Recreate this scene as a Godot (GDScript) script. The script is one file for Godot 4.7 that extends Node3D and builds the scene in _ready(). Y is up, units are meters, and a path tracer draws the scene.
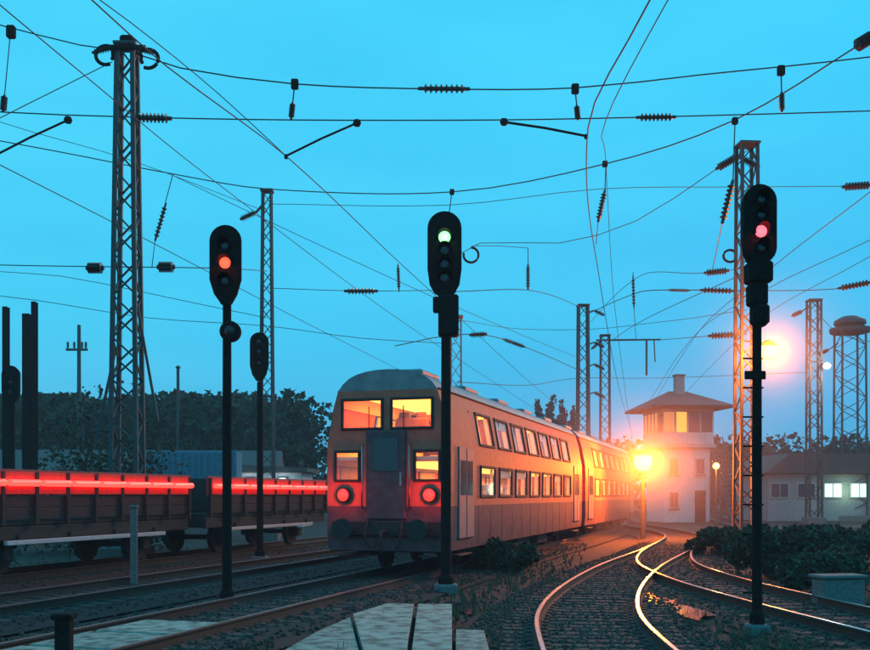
extends Node3D
# Railway yard at dusk. Camera at the origin, 1.8 m over the rails, looking down -z; F is the focal length in units of 1/870 of the picture's width.
const F := 1000.0
const EYE := 1.8
const HORIZON := 495.0
const GROUND := -0.2
var rng := RandomNumberGenerator.new()
var taken := {}
var M := {}
var unit_box: BoxMesh
var box_cache := {}
var insulator_mesh: ArrayMesh

# ---------------------------------------------------------------- helpers
func at(x: float, y: float, d: float) -> Vector3:
	return Vector3((x - 435.0) / F * d, EYE + (HORIZON - y) / F * d, -d)

func numbered(called: String) -> String:
	if not taken.has(called):
		taken[called] = 0
		return called
	taken[called] += 1
	return "%s_%03d" % [called, taken[called]]

func tag(o: Node, label: String, category: String, group := "", kind := "") -> Node:
	if label != "": o.set_meta("label", label)
	if category != "": o.set_meta("category", category)
	if group != "": o.set_meta("group", group)
	if kind != "": o.set_meta("kind", kind)
	return o

func thing(called: String, label: String, category: String, where := Vector3.ZERO, turn := 0.0, group := "") -> Node3D:
	var o := Node3D.new()
	o.name = numbered(called)
	add_child(o)
	o.position = where
	o.rotation.y = turn
	tag(o, label, category, group)
	return o

func part(called: String, mesh: Mesh, m: Material, parent: Node = self, xf := Transform3D.IDENTITY) -> MeshInstance3D:
	var o := MeshInstance3D.new()
	o.name = numbered(called) if parent == self else called
	o.mesh = mesh
	o.material_override = m
	o.transform = xf
	o.cast_shadow = GeometryInstance3D.SHADOW_CASTING_SETTING_ON
	parent.add_child(o, true)
	return o

func lin(r: float, g: float, b: float) -> Color:
	return Color(r, g, b).linear_to_srgb()

func mat(r: float, g: float, b: float, rough := 0.8, metal := 0.0) -> StandardMaterial3D:
	var m := StandardMaterial3D.new()
	m.albedo_color = lin(r, g, b)
	m.roughness = rough
	m.metallic = metal
	return m

func noise_tex(seed_: int, freq: float, ramp: Array, octaves := 5, size := 512, kind := FastNoiseLite.TYPE_SIMPLEX_SMOOTH) -> NoiseTexture2D:
	var n := FastNoiseLite.new()
	n.seed = seed_
	n.noise_type = kind
	n.frequency = freq
	n.fractal_octaves = octaves
	var t := NoiseTexture2D.new()
	t.width = size
	t.height = size
	t.seamless = true
	t.noise = n
	var g := Gradient.new()
	var offs := PackedFloat32Array()
	var cols := PackedColorArray()
	for e in ramp:
		offs.append(e[0])
		cols.append(e[1])
	g.offsets = offs
	g.colors = cols
	t.color_ramp = g
	return t

func bump_tex(seed_: int, freq: float, strength := 6.0, size := 512) -> NoiseTexture2D:
	var n := FastNoiseLite.new()
	n.seed = seed_
	n.frequency = freq
	n.fractal_octaves = 5
	var t := NoiseTexture2D.new()
	t.width = size
	t.height = size
	t.seamless = true
	t.as_normal_map = true
	t.bump_strength = strength
	t.noise = n
	return t

func grained(dark: Color, mid: Color, light: Color, rough: float, scale: float, seed_: int, freq := 0.02, bump := 4.0, metal := 0.0) -> StandardMaterial3D:
	var m := StandardMaterial3D.new()
	m.albedo_texture = noise_tex(seed_, freq, [[0.0, dark], [0.5, mid], [1.0, light]])
	m.roughness = rough
	m.metallic = metal
	if bump > 0.0:
		m.normal_enabled = true
		m.normal_texture = bump_tex(seed_ + 7, freq * 2.0, bump)
	m.uv1_triplanar = true
	m.uv1_world_triplanar = true
	m.uv1_scale = Vector3.ONE * scale
	return m

func glow(r: float, g: float, b: float, energy: float) -> StandardMaterial3D:
	var m := StandardMaterial3D.new()
	m.albedo_color = lin(r * 0.5, g * 0.5, b * 0.5)
	m.roughness = 0.3
	m.emission_enabled = true
	m.emission = lin(r, g, b)
	m.emission_energy_multiplier = energy
	return m

func quad(st: SurfaceTool, a: Vector3, b: Vector3, c: Vector3, d: Vector3) -> void:
	for v in [a, b, c, a, c, d]:
		st.add_vertex(v)

func commit(st: SurfaceTool) -> ArrayMesh:
	st.generate_normals()
	return st.commit()

func start(smooth := false) -> SurfaceTool:
	var st := SurfaceTool.new()
	st.begin(Mesh.PRIMITIVE_TRIANGLES)
	st.set_smooth_group(0 if smooth else -1)
	return st

# a box with chamfered edges, centred
func bbox(sx: float, sy: float, sz: float, c := 0.01) -> ArrayMesh:
	var key := "%.3f %.3f %.3f %.3f" % [sx, sy, sz, c]
	if box_cache.has(key): return box_cache[key]
	c = min(c, min(sx, min(sy, sz)) * 0.3)
	var h := Vector3(sx, sy, sz) * 0.5
	var st := start()
	var f := func(s: Vector3, axis: int) -> Vector3:
		var v := h - Vector3(c, c, c)
		v[axis] = h[axis]
		return v * s
	for axis in 3:
		var u := (axis + 1) % 3
		var w := (axis + 2) % 3
		for s in [-1.0, 1.0]:
			var pts := []
			for k in [[-1.0, -1.0], [1.0, -1.0], [1.0, 1.0], [-1.0, 1.0]]:
				var sg := Vector3.ONE
				sg[axis] = s
				sg[u] = k[0]
				sg[w] = k[1]
				pts.append(f.call(sg, axis))
			if s > 0: pts.reverse()
			quad(st, pts[0], pts[1], pts[2], pts[3])
		for su in [-1.0, 1.0]:
			for sw in [-1.0, 1.0]:
				var p0 := Vector3.ONE
				p0[axis] = -1.0
				p0[u] = su
				p0[w] = sw
				var p1 := p0
				p1[axis] = 1.0
				var q := [f.call(p0, u), f.call(p1, u), f.call(p1, w), f.call(p0, w)]
				if su * sw < 0: q.reverse()
				quad(st, q[0], q[1], q[2], q[3])
	for sx_ in [-1.0, 1.0]:
		for sy_ in [-1.0, 1.0]:
			for sz_ in [-1.0, 1.0]:
				var s3 := Vector3(sx_, sy_, sz_)
				var t := [f.call(s3, 0), f.call(s3, 1), f.call(s3, 2)]
				if sx_ * sy_ * sz_ > 0: t.reverse()
				for v in t: st.add_vertex(v)
	var m := commit(st)
	box_cache[key] = m
	return m

func put(called: String, sx: float, sy: float, sz: float, x: float, y: float, z: float, m: Material, parent: Node, c := 0.01) -> MeshInstance3D:
	return part(called, bbox(sx, sy, sz, c), m, parent, Transform3D(Basis.IDENTITY, Vector3(x, y, z)))

# transform that lays a unit box between two points
func bar_xf(a: Vector3, b: Vector3, w: float, t: float) -> Transform3D:
	var y := (b - a)
	var l := y.length()
	y = y / l
	var ref := Vector3.BACK if abs(y.z) < 0.9 else Vector3.RIGHT
	var x := y.cross(ref).normalized()
	var z := x.cross(y)
	return Transform3D(Basis(x * w, y * l, z * t), (a + b) * 0.5)

func bar(called: String, a: Vector3, b: Vector3, w: float, t: float, m: Material, parent: Node) -> MeshInstance3D:
	return part(called, unit_box, m, parent, bar_xf(a, b, w, t))

# a tube through points
func tube(pts: PackedVector3Array, radius: float, sides := 6, r_end := -1.0) -> ArrayMesh:
	var st := start(true)
	var n := pts.size()
	var rings := []
	for i in n:
		var dir := (pts[min(i + 1, n - 1)] - pts[max(i - 1, 0)]).normalized()
		var ref := Vector3.UP if abs(dir.y) < 0.9 else Vector3.RIGHT
		var u := dir.cross(ref).normalized()
		var v := u.cross(dir)
		var r := radius if r_end < 0.0 else lerpf(radius, r_end, float(i) / (n - 1))
		var ring := []
		for k in sides:
			var a := TAU * k / sides
			ring.append(pts[i] + (u * cos(a) + v * sin(a)) * r)
		rings.append(ring)
	for i in n - 1:
		for k in sides:
			var k2 := (k + 1) % sides
			quad(st, rings[i][k], rings[i][k2], rings[i + 1][k2], rings[i + 1][k])
	st.set_smooth_group(-1)
	for e in [0, n - 1]:
		for k in range(1, sides - 1):
			if e == 0:
				st.add_vertex(rings[e][0]); st.add_vertex(rings[e][k + 1]); st.add_vertex(rings[e][k])
			else:
				st.add_vertex(rings[e][0]); st.add_vertex(rings[e][k]); st.add_vertex(rings[e][k + 1])
	return commit(st)

# profile [[radius, y] ...] spun round y
func lathe(prof: Array, sides := 16, smooth := false) -> ArrayMesh:
	var st := start(smooth)
	for i in prof.size() - 1:
		for k in sides:
			var a := TAU * k / sides
			var b := TAU * (k + 1) / sides
			var p := func(e, t) -> Vector3: return Vector3(e[0] * cos(t), e[1], e[0] * sin(t))
			quad(st, p.call(prof[i], a), p.call(prof[i], b), p.call(prof[i + 1], b), p.call(prof[i + 1], a))
	return commit(st)

# outline (x, y) counter-clockwise, extruded along z from -depth/2 to depth/2 with a bevel
func plate(outline: PackedVector2Array, depth: float, bevel := 0.01) -> ArrayMesh:
	var st := start()
	var n := outline.size()
	var c := Vector2.ZERO
	for p in outline: c += p
	c /= n
	var inner := PackedVector2Array()
	for p in outline: inner.append(p - (p - c).normalized() * bevel)
	var hz := depth * 0.5
	for i in n:
		var j := (i + 1) % n
		var a := outline[i]
		var b := outline[j]
		quad(st, Vector3(a.x, a.y, -hz + bevel), Vector3(a.x, a.y, hz - bevel), Vector3(b.x, b.y, hz - bevel), Vector3(b.x, b.y, -hz + bevel))
		var e := inner[i]
		var g := inner[j]
		quad(st, Vector3(a.x, a.y, hz - bevel), Vector3(e.x, e.y, hz), Vector3(g.x, g.y, hz), Vector3(b.x, b.y, hz - bevel))
		quad(st, Vector3(b.x, b.y, -hz + bevel), Vector3(g.x, g.y, -hz), Vector3(e.x, e.y, -hz), Vector3(a.x, a.y, -hz + bevel))
		for s in [1.0, -1.0]:
			var t := [Vector3(c.x, c.y, hz * s), Vector3(g.x, g.y, hz * s), Vector3(e.x, e.y, hz * s)]
			if s < 0: t.reverse()
			for v in t: st.add_vertex(v)
	return commit(st)

func smooth_path(pts: Array, step: float) -> PackedVector3Array:
	var c := Curve3D.new()
	c.bake_interval = step
	for i in pts.size():
		var a: Vector3 = pts[max(i - 1, 0)]
		var b: Vector3 = pts[min(i + 1, pts.size() - 1)]
		var p: Vector3 = pts[i]
		var t := (b - a).normalized()
		var l0 := (p - a).length() / 3.0
		var l1 := (b - p).length() / 3.0
		c.add_point(p, -t * l0, t * l1)
	return c.get_baked_points()

# ---------------------------------------------------------------- overhead line
func make_insulator() -> ArrayMesh:      # one metre long along y
	var prof := [[0.0, -0.5], [0.05, -0.5], [0.06, -0.42], [0.05, -0.4]]
	for i in 8:
		var y := -0.38 + i * 0.1
		prof.append_array([[0.06, y], [0.13, y + 0.02], [0.135, y + 0.035], [0.07, y + 0.06]])
	prof.append_array([[0.05, 0.42], [0.06, 0.44], [0.05, 0.5], [0.0, 0.5]])
	return lathe(prof, 10)

func insulator(a: Vector3, b: Vector3, fat: float, parent: Node) -> void:
	part("insulator", insulator_mesh, M.insulator, parent, bar_xf(a, b, fat, fat))

# a wire through picture points [x, y, depth]; caps is a list of [index-free] pairs of points for insulators
func wire(called: String, label: String, pts: Array, radius: float, category := "wire", caps := [], group := "") -> Node3D:
	var world := []
	for p in pts: world.append(at(p[0], p[1], p[2]))
	var base: Vector3 = world[0]
	var t := thing(called, label, category, base, 0.0, group)
	var local := []
	for p in world: local.append(p - base)
	var path := PackedVector3Array(local) if local.size() < 3 else smooth_path(local, 2.0)
	part("cable", tube(path, radius * 0.8, 5), M.wire, t)
	for c in caps:
		insulator(at(c[0], c[1], c[4]) - base, at(c[2], c[3], c[4]) - base, c[5] if c.size() > 5 else 1.0, t)
	return t

func dropper(t: Node3D, x0: float, y0: float, x1: float, y1: float, d: float, block := true) -> void:
	var a := at(x0, y0, d) - t.position
	var b := at(x1, y1, d) - t.position
	part("dropper", tube(PackedVector3Array([a, b]), 0.022, 5), M.wire, t)
	if block:
		part("clamp", bbox(0.22, 0.3, 0.16, 0.03), M.black, t, Transform3D(Basis.IDENTITY, a.lerp(b, 0.06)))
		var p := a.lerp(b, 0.55)
		insulator(p, b, 0.7, t)

func link(t: Node3D, a: Array, b: Array) -> void:
	part("link", tube(PackedVector3Array([at(a[0], a[1], a[2]) - t.position, at(b[0], b[1], b[2]) - t.position]), 0.018, 5), M.wire, t)

func steady_arm(label: String, x0: float, y0: float, x1: float, y1: float, d: float, r := 0.035, hang := 0.0) -> void:
	# a steady arm from its knob (x0, y0) under the cross-span to the contact wire (x1, y1)
	var a := at(x0, y0, d)
	var b := at(x1, y1, d)
	var t := thing("steady_arm", label, "steady arm", a, 0.0, "registration arms under the cross-span wires")
	part("tube", tube(PackedVector3Array([Vector3.ZERO, (b - a) * 0.5 + Vector3(0, 0.03, 0), b - a]), r, 8), M.black, t)
	part("knob", lathe([[0.0, -0.11], [0.09, -0.09], [0.13, 0.0], [0.09, 0.09], [0.0, 0.11]], 10), M.black, t)
	part("clip", bbox(0.1, 0.14, 0.1, 0.02), M.black, t, Transform3D(Basis.IDENTITY, b - a + Vector3(0, -0.02, 0)))

func lattice_mast(label: String, x: float, d: float, top_y: float, wb: float, wt: float, panels: int, m: Material) -> Node3D:
	var base := at(x, HORIZON, d)
	base.y = GROUND
	var hgt := at(x, top_y, d).y - GROUND
	var t := thing("lattice_mast", label, "mast", base, rng.randf_range(-0.08, 0.08), "lattice masts of the overhead line")
	put("footing", wb + 0.5, 0.5, wb + 0.5, 0, 0.2, 0, M.concrete_dark, t, 0.04)
	var corner := func(sx: float, sz: float, k: float) -> Vector3:
		var w := lerpf(wb, wt, k) * 0.5
		return Vector3(sx * w, lerpf(0.45, hgt, k), sz * w)
	var leg: float = clampf(wb * 0.15, 0.06, 0.13)
	for s in [[-1.0, -1.0], [1.0, -1.0], [1.0, 1.0], [-1.0, 1.0]]:
		bar("leg", corner.call(s[0], s[1], 0.0), corner.call(s[0], s[1], 1.0), leg, leg, m, t)
	var sides := [[-1.0, 1.0, 1.0, 1.0], [1.0, 1.0, 1.0, -1.0], [1.0, -1.0, -1.0, -1.0], [-1.0, -1.0, -1.0, 1.0]]
	for i in panels:
		var k0 := float(i) / panels
		var k1 := float(i + 1) / panels
		for si in 4:
			var s: Array = sides[si]
			if (i + si) % 2 == 0:
				bar("brace", corner.call(s[0], s[1], k0), corner.call(s[2], s[3], k1), leg * 0.42, leg * 0.42, m, t)
			else:
				bar("brace", corner.call(s[2], s[3], k0), corner.call(s[0], s[1], k1), leg * 0.42, leg * 0.42, m, t)
	put("top_plate", wt + 0.2, 0.09, wt + 0.2, 0, hgt + 0.045, 0, m, t)
	return t

# bracket arm with an insulator, in the mast's own axes
func bracket(t: Node3D, y: float, x0: float, x1: float, drop: float) -> void:
	bar("bracket", Vector3(x0, y, 0), Vector3(x1, y - drop, 0), 0.09, 0.09, M.mast, t)
	var s := signf(x1 - x0)
	insulator(Vector3(x1, y - drop, 0), Vector3(x1 + s * 0.75, y - drop - 0.35, 0), 1.2, t)

# ---------------------------------------------------------------- signals
func obround(w: float, h: float, low: float) -> PackedVector2Array:   # base at y = 0; "low" is the share of the width kept at the bottom
	var o := PackedVector2Array()
	var r := w * 0.5
	for i in 13:
		var a := PI * i / 12.0
		o.append(Vector2(r * cos(a), h - r + r * sin(a)))
	if low >= 0.99:
		for i in 13:
			var a := PI + PI * i / 12.0
			o.append(Vector2(r * cos(a), r + r * sin(a)))
	else:
		var rl := r * low
		o.append(Vector2(-r, h * 0.32))
		o.append(Vector2(-r * lerpf(1, low, 0.45), h * 0.14))
		for i in 7:
			var a := PI + PI * i / 6.0
			o.append(Vector2(rl * cos(a), rl * 0.6 + rl * 0.6 * sin(a)))
		o.append(Vector2(r * lerpf(1, low, 0.45), h * 0.14))
		o.append(Vector2(r, h * 0.32))
	return o

func visor(r: float, l: float) -> ArrayMesh:      # hood over a lens, towards +z
	var st := start(true)
	for k in 14:
		var a := deg_to_rad(-25.0 + 230.0 * k / 14.0)
		var b := deg_to_rad(-25.0 + 230.0 * (k + 1) / 14.0)
		var la := l * (0.45 + 0.55 * maxf(0.0, sin(a)))
		var lb := l * (0.45 + 0.55 * maxf(0.0, sin(b)))
		for q in [[r, 1.0], [r * 0.93, -1.0]]:
			var rr: float = q[0]
			var p := [Vector3(rr * cos(a), rr * sin(a), 0), Vector3(rr * cos(b), rr * sin(b), 0), Vector3(rr * cos(b), rr * sin(b), lb), Vector3(rr * cos(a), rr * sin(a), la)]
			if q[1] < 0: p.reverse()
			quad(st, p[0], p[1], p[2], p[3])
	return commit(st)

func signal_head(t: Node3D, w: float, h: float, y: float, low: float, lenses: Array, lit: int, lit_mat: Material, light: Color, x := 0.0) -> void:
	# lenses: heights within the head; lit: index of the lamp that is on
	var head := part("signal_head", plate(obround(w, h, low), 0.07, 0.012), M.black, t, Transform3D(Basis.IDENTITY, Vector3(x, y, 0.12)))
	part("lamp_housing", plate(obround(w * 0.8, h * 0.93, minf(low, 0.7)), 0.24, 0.03), M.black, head, Transform3D(Basis.IDENTITY, Vector3(0, h * 0.035, -0.16)))
	for i in lenses.size():
		var r := w * 0.175
		var lens := part("lens", lathe([[0.0, 0.02], [r * 0.6, 0.016], [r, 0.0], [r, -0.02]], 20), lit_mat if i == lit else M.dark_lens, head, Transform3D(Basis(Vector3.RIGHT, PI * 0.5), Vector3(0, lenses[i], 0.057)))
		lens.name = "lit_lens" if i == lit else "lens"
		part("visor", visor(r * 1.25, 0.2), M.black, head, Transform3D(Basis.IDENTITY, Vector3(0, lenses[i], 0.035)))
		if i == lit:
			var l := OmniLight3D.new()
			l.light_color = light
			l.light_energy = 0.10
			l.light_size = r
			l.omni_range = 30.0
			l.shadow_enabled = true
			l.position = Vector3(0, lenses[i], 0.13)
			head.add_child(l)

func signal_post(t: Node3D, h: float, r: float) -> void:
	part("post", lathe([[0.0, 0.0], [r * 1.15, 0.0], [r * 1.1, h * 0.4], [r, h], [0.0, h]], 14, false), M.black, t)
	put("base_plate", r * 5.0, 0.22, r * 5.0, 0, 0.06, 0, M.concrete_dark, t, 0.03)
	part("collar", lathe([[r * 1.05, 0.1], [r * 1.7, 0.1], [r * 1.7, 0.3], [r * 1.05, 0.38]], 14), M.black, t)

func ground_at(x: float, d: float) -> Vector3:
	return Vector3((x - 435.0) / F * d, GROUND, -d)

func h_at(y: float, d: float) -> float:        # height over the ground of a picture row at a depth
	return EYE + (HORIZON - y) / F * d - GROUND

# ---------------------------------------------------------------- track
func rail_mesh(path: PackedVector3Array, off: float, prof: Array) -> ArrayMesh:
	var st := start()
	var n := path.size()
	var rows := []
	for i in n:
		var dir := (path[min(i + 1, n - 1)] - path[max(i - 1, 0)]).normalized()
		var side := dir.cross(Vector3.UP).normalized()
		var row := []
		for p in prof: row.append(path[i] + side * (off + p.x) + Vector3.UP * p.y)
		rows.append(row)
	var m := prof.size()
	for i in n - 1:
		for k in m:
			var k2 := (k + 1) % m
			quad(st, rows[i][k], rows[i + 1][k], rows[i + 1][k2], rows[i][k2])
	return commit(st)

func track(called: String, label: String, pts: Array, lift: float, shine: float, sleeper_to: float) -> PackedVector3Array:
	var world := []
	for p in pts: world.append(Vector3(p[0], 0, -p[1]))
	var path := smooth_path(world, 0.65)
	var t := thing(called, label, "railway track", Vector3(0, 0, 0))
	# ballast bed
	var st := start()
	var prev := []
	for i in path.size():
		var dir := (path[min(i + 1, path.size() - 1)] - path[max(i - 1, 0)]).normalized()
		var side := dir.cross(Vector3.UP).normalized()
		var row := []
		for e in [[-1.9, GROUND + 0.002], [-1.35, -0.128 + lift], [1.35, -0.128 + lift], [1.9, GROUND + 0.002]]:
			row.append(path[i] + side * e[0] + Vector3.UP * e[1])
		if prev.size():
			for k in 3: quad(st, prev[k], prev[k + 1], row[k + 1], row[k])
		prev = row
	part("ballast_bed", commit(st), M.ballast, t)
	var rail_prof := [Vector2(-0.07, -0.11), Vector2(-0.07, -0.098), Vector2(-0.012, -0.085), Vector2(-0.012, 0.0), Vector2(-0.036, 0.012), Vector2(-0.036, 0.036), Vector2(-0.028, 0.044),
		Vector2(0.028, 0.044), Vector2(0.036, 0.036), Vector2(0.036, 0.012), Vector2(0.012, 0.0), Vector2(0.012, -0.085), Vector2(0.07, -0.098), Vector2(0.07, -0.11)]
	var head_prof := [Vector2(-0.027, 0.0445), Vector2(-0.025, 0.0465), Vector2(0.025, 0.0465), Vector2(0.027, 0.0445)]
	for s in [-0.7535, 0.7535]:
		var r := part("rail", rail_mesh(path, s, rail_prof), M.rail_side, t)
		part("running_surface", rail_mesh(path, s, head_prof), M.rail_top if shine > 0.5 else M.rail_worn, r)
	var k := 0
	for i in path.size() - 1:
		if -path[i].z > sleeper_to or -path[i].z < 6.5: continue
		var dir := (path[i + 1] - path[i]).normalized()
		var b := Basis(dir.cross(Vector3.UP).normalized(), Vector3.UP, -dir)
		b = b.rotated(Vector3.UP, rng.randf_range(-0.015, 0.015))
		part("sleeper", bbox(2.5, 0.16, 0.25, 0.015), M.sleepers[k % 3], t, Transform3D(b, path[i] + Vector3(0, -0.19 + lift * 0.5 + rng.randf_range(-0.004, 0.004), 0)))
		for s in [-0.7535, 0.7535]:
			if -path[i].z < 18.0:
				part("chair", bbox(0.3, 0.03, 0.14, 0.008), M.rail_side, t, Transform3D(b, path[i] + b.x * s + Vector3(0, -0.105 + lift * 0.5, 0)))
		k += 1
	return path

# ---------------------------------------------------------------- plants
func leaf_mesh() -> ArrayMesh:
	var st := start()
	for k in 3:
		var b := Basis(Vector3.UP, TAU * k / 3.0 + 0.3) * Basis(Vector3.RIGHT, 0.5 + 0.4 * k)
		var a: Vector3 = b * Vector3(0.0, -0.5, 0)
		var c: Vector3 = b * Vector3(0.0, 0.5, 0.08)
		var l: Vector3 = b * Vector3(-0.3, 0.05, 0.1)
		var r: Vector3 = b * Vector3(0.3, -0.05, 0.1)
		for v in [a, l, c, a, c, r]: st.add_vertex(v)
	return commit(st)

func leaves(called: String, parent: Node, blobs: Array, count: int, size: float, m: Material) -> GeometryInstance3D:
	# blobs: [centre, radii] ellipsoids; leaves gather towards the skin, with gaps
	var mm := MultiMesh.new()
	mm.transform_format = MultiMesh.TRANSFORM_3D
	mm.use_colors = true
	mm.mesh = M.leaf
	var given := []
	var tones := []
	var total := 0.0
	var weights := []
	for b in blobs:
		total += b[1].x * b[1].y + b[1].x * b[1].z + b[1].y * b[1].z
		weights.append(total)
	for i in count:
		var w := rng.randf() * total
		var k := 0
		while weights[k] < w: k += 1
		var dir := Vector3(rng.randfn(), rng.randfn(), rng.randfn()).normalized()
		var p: Vector3 = blobs[k][0] + blobs[k][1] * dir * (1.0 - 0.55 * pow(rng.randf(), 1.6) + rng.randfn() * 0.05)
		var b := Basis.from_euler(Vector3(rng.randf() * TAU, rng.randf() * TAU, rng.randf() * TAU)).scaled(Vector3.ONE * size * (0.4 + 1.3 * pow(rng.randf(), 1.8)))
		given.append(Transform3D(b, p))
		var g := rng.randf_range(0.6, 1.35)
		tones.append(Color(0.045 * g, 0.06 * g * rng.randf_range(0.9, 1.1), 0.03 * g))
	if parent != self:
		var src := mm.mesh.surface_get_arrays(0)
		var sv: PackedVector3Array = src[Mesh.ARRAY_VERTEX]
		var sn: PackedVector3Array = src[Mesh.ARRAY_NORMAL]
		var vs := PackedVector3Array()
		var ns := PackedVector3Array()
		var cs := PackedColorArray()
		for i in count:
			var xf: Transform3D = given[i]
			for j in sv.size():
				vs.append(xf * sv[j])
				ns.append((xf.basis * sn[j]).normalized())
				cs.append(tones[i])
		var arr := []
		arr.resize(Mesh.ARRAY_MAX)
		arr[Mesh.ARRAY_VERTEX] = vs
		arr[Mesh.ARRAY_NORMAL] = ns
		arr[Mesh.ARRAY_COLOR] = cs
		var am := ArrayMesh.new()
		am.add_surface_from_arrays(Mesh.PRIMITIVE_TRIANGLES, arr)
		return part(called, am, m, parent)
	mm.instance_count = count
	for i in count:
		mm.set_instance_transform(i, given[i])
		mm.set_instance_color(i, tones[i])
	var o := MultiMeshInstance3D.new()
	o.name = numbered(called)
	o.multimesh = mm
	o.material_override = m
	add_child(o, true)
	return o

func bush(label: String, where: Vector3, w: float, h: float, count: int) -> void:
	var t := thing("bush", label, "bush", where, 0.0, "bushes beside the tracks")
	var blobs := []
	for i in 9:
		var r := rng.randf_range(0.25, 0.42) * h
		blobs.append([Vector3(rng.randf_range(-0.5, 0.5) * (w - r), maxf(rng.randf_range(0.2, 0.8) * h - r * 0.3, r * 0.5), rng.randf_range(-0.35, 0.35) * w), Vector3(r * 1.25, r, r * 1.1)])
		part("stem", tube(PackedVector3Array([Vector3(rng.randf_range(-0.1, 0.1), -0.05, 0), blobs[i][0] * 0.6, blobs[i][0]]), 0.03, 5, 0.01), M.bark, t)
	leaves("foliage", t, blobs, count, 0.14, M.leaf_mat)

func poplar(label: String, x: float, d: float, top_y: float, w: float) -> void:
	var h := h_at(top_y, d)
	var t := thing("poplar_tree", label, "tree", ground_at(x, d), 0.0, "slim poplars behind the train")
	part("trunk", tube(PackedVector3Array([Vector3.ZERO, Vector3(0.1, h * 0.5, 0), Vector3(0, h * 0.95, 0)]), 0.3, 8, 0.04), M.bark, t)
	var blobs := []
	for i in 12:
		var k := (i + 0.5) / 12.0
		var r := w * 0.5 * (0.35 + 0.65 * sin(PI * pow(k, 0.75)))
		blobs.append([Vector3(rng.randf_range(-0.2, 0.2) * w, h * (0.18 + 0.78 * k), rng.randf_range(-0.2, 0.2) * w), Vector3(r, h * 0.07, r)])
		part("limb", tube(PackedVector3Array([Vector3(0, h * (0.1 + 0.7 * k), 0), blobs[i][0]]), 0.07, 5, 0.02), M.bark, t)
	leaves("crown", t, blobs, 1300, 0.36, M.leaf_mat)

# ---------------------------------------------------------------- lamps
func omni(parent: Node, where: Vector3, c: Color, energy: float, size: float) -> void:
	var l := OmniLight3D.new()
	l.light_color = c
	l.light_energy = energy
	l.light_size = size
	l.omni_range = 120.0
	l.omni_attenuation = 2.0
	l.shadow_enabled = true
	l.position = where
	parent.add_child(l)

func sky_picture() -> ImageTexture:
	# clear dusk air: deeper blue low down on the left, paler low down on the right, with faint streaks of high haze
	var w := 1024
	var h := 512
	var img := Image.create(w, h, false, Image.FORMAT_RGBAF)
	var n := FastNoiseLite.new()
	n.seed = 77
	n.frequency = 1.0
	n.fractal_octaves = 4
	for y in h:
		var el := (0.5 - (y + 0.5) / h) * PI
		for x in w:
			var az := ((x + 0.5) / w - 0.5) * TAU           # 0 straight ahead, positive to the right
			var side := 0.5 + 0.5 * sin(az * 1.0)
			side = clampf(0.5 + (side - 0.5) * 1.9, 0.0, 1.0)
			var c := Color(0.10, 0.13, 0.14)
			if el > 0.0:
				var deg := rad_to_deg(el)
				var low := Color(0.17, 0.64, 0.88).lerp(Color(0.42, 0.78, 0.93), side)
				var mid := Color(0.20, 0.755, 0.965).lerp(Color(0.30, 0.83, 0.98), side)
				var top := Color(0.235, 0.81, 0.99).lerp(Color(0.285, 0.825, 0.98), side)
				c = low.lerp(mid, smoothstep(0.0, 11.0, deg)).lerp(top, smoothstep(9.0, 26.0, deg)).lerp(Color(0.17, 0.68, 0.92), smoothstep(30.0, 90.0, deg))
				var dir := Vector3(sin(az) * cos(el), sin(el) * 3.0, -cos(az) * cos(el))
				var q := n.get_noise_3dv(dir * Vector3(2.2, 3.4, 2.2)) * 0.05
				c = Color(c.r + q * 0.7, c.g + q * 0.7, minf(1.0, c.b + q * 0.4))
			c = c.srgb_to_linear()
			img.set_pixel(x, y, Color(c.r, c.g, c.b, 1.0))
	return ImageTexture.create_from_image(img)

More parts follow.
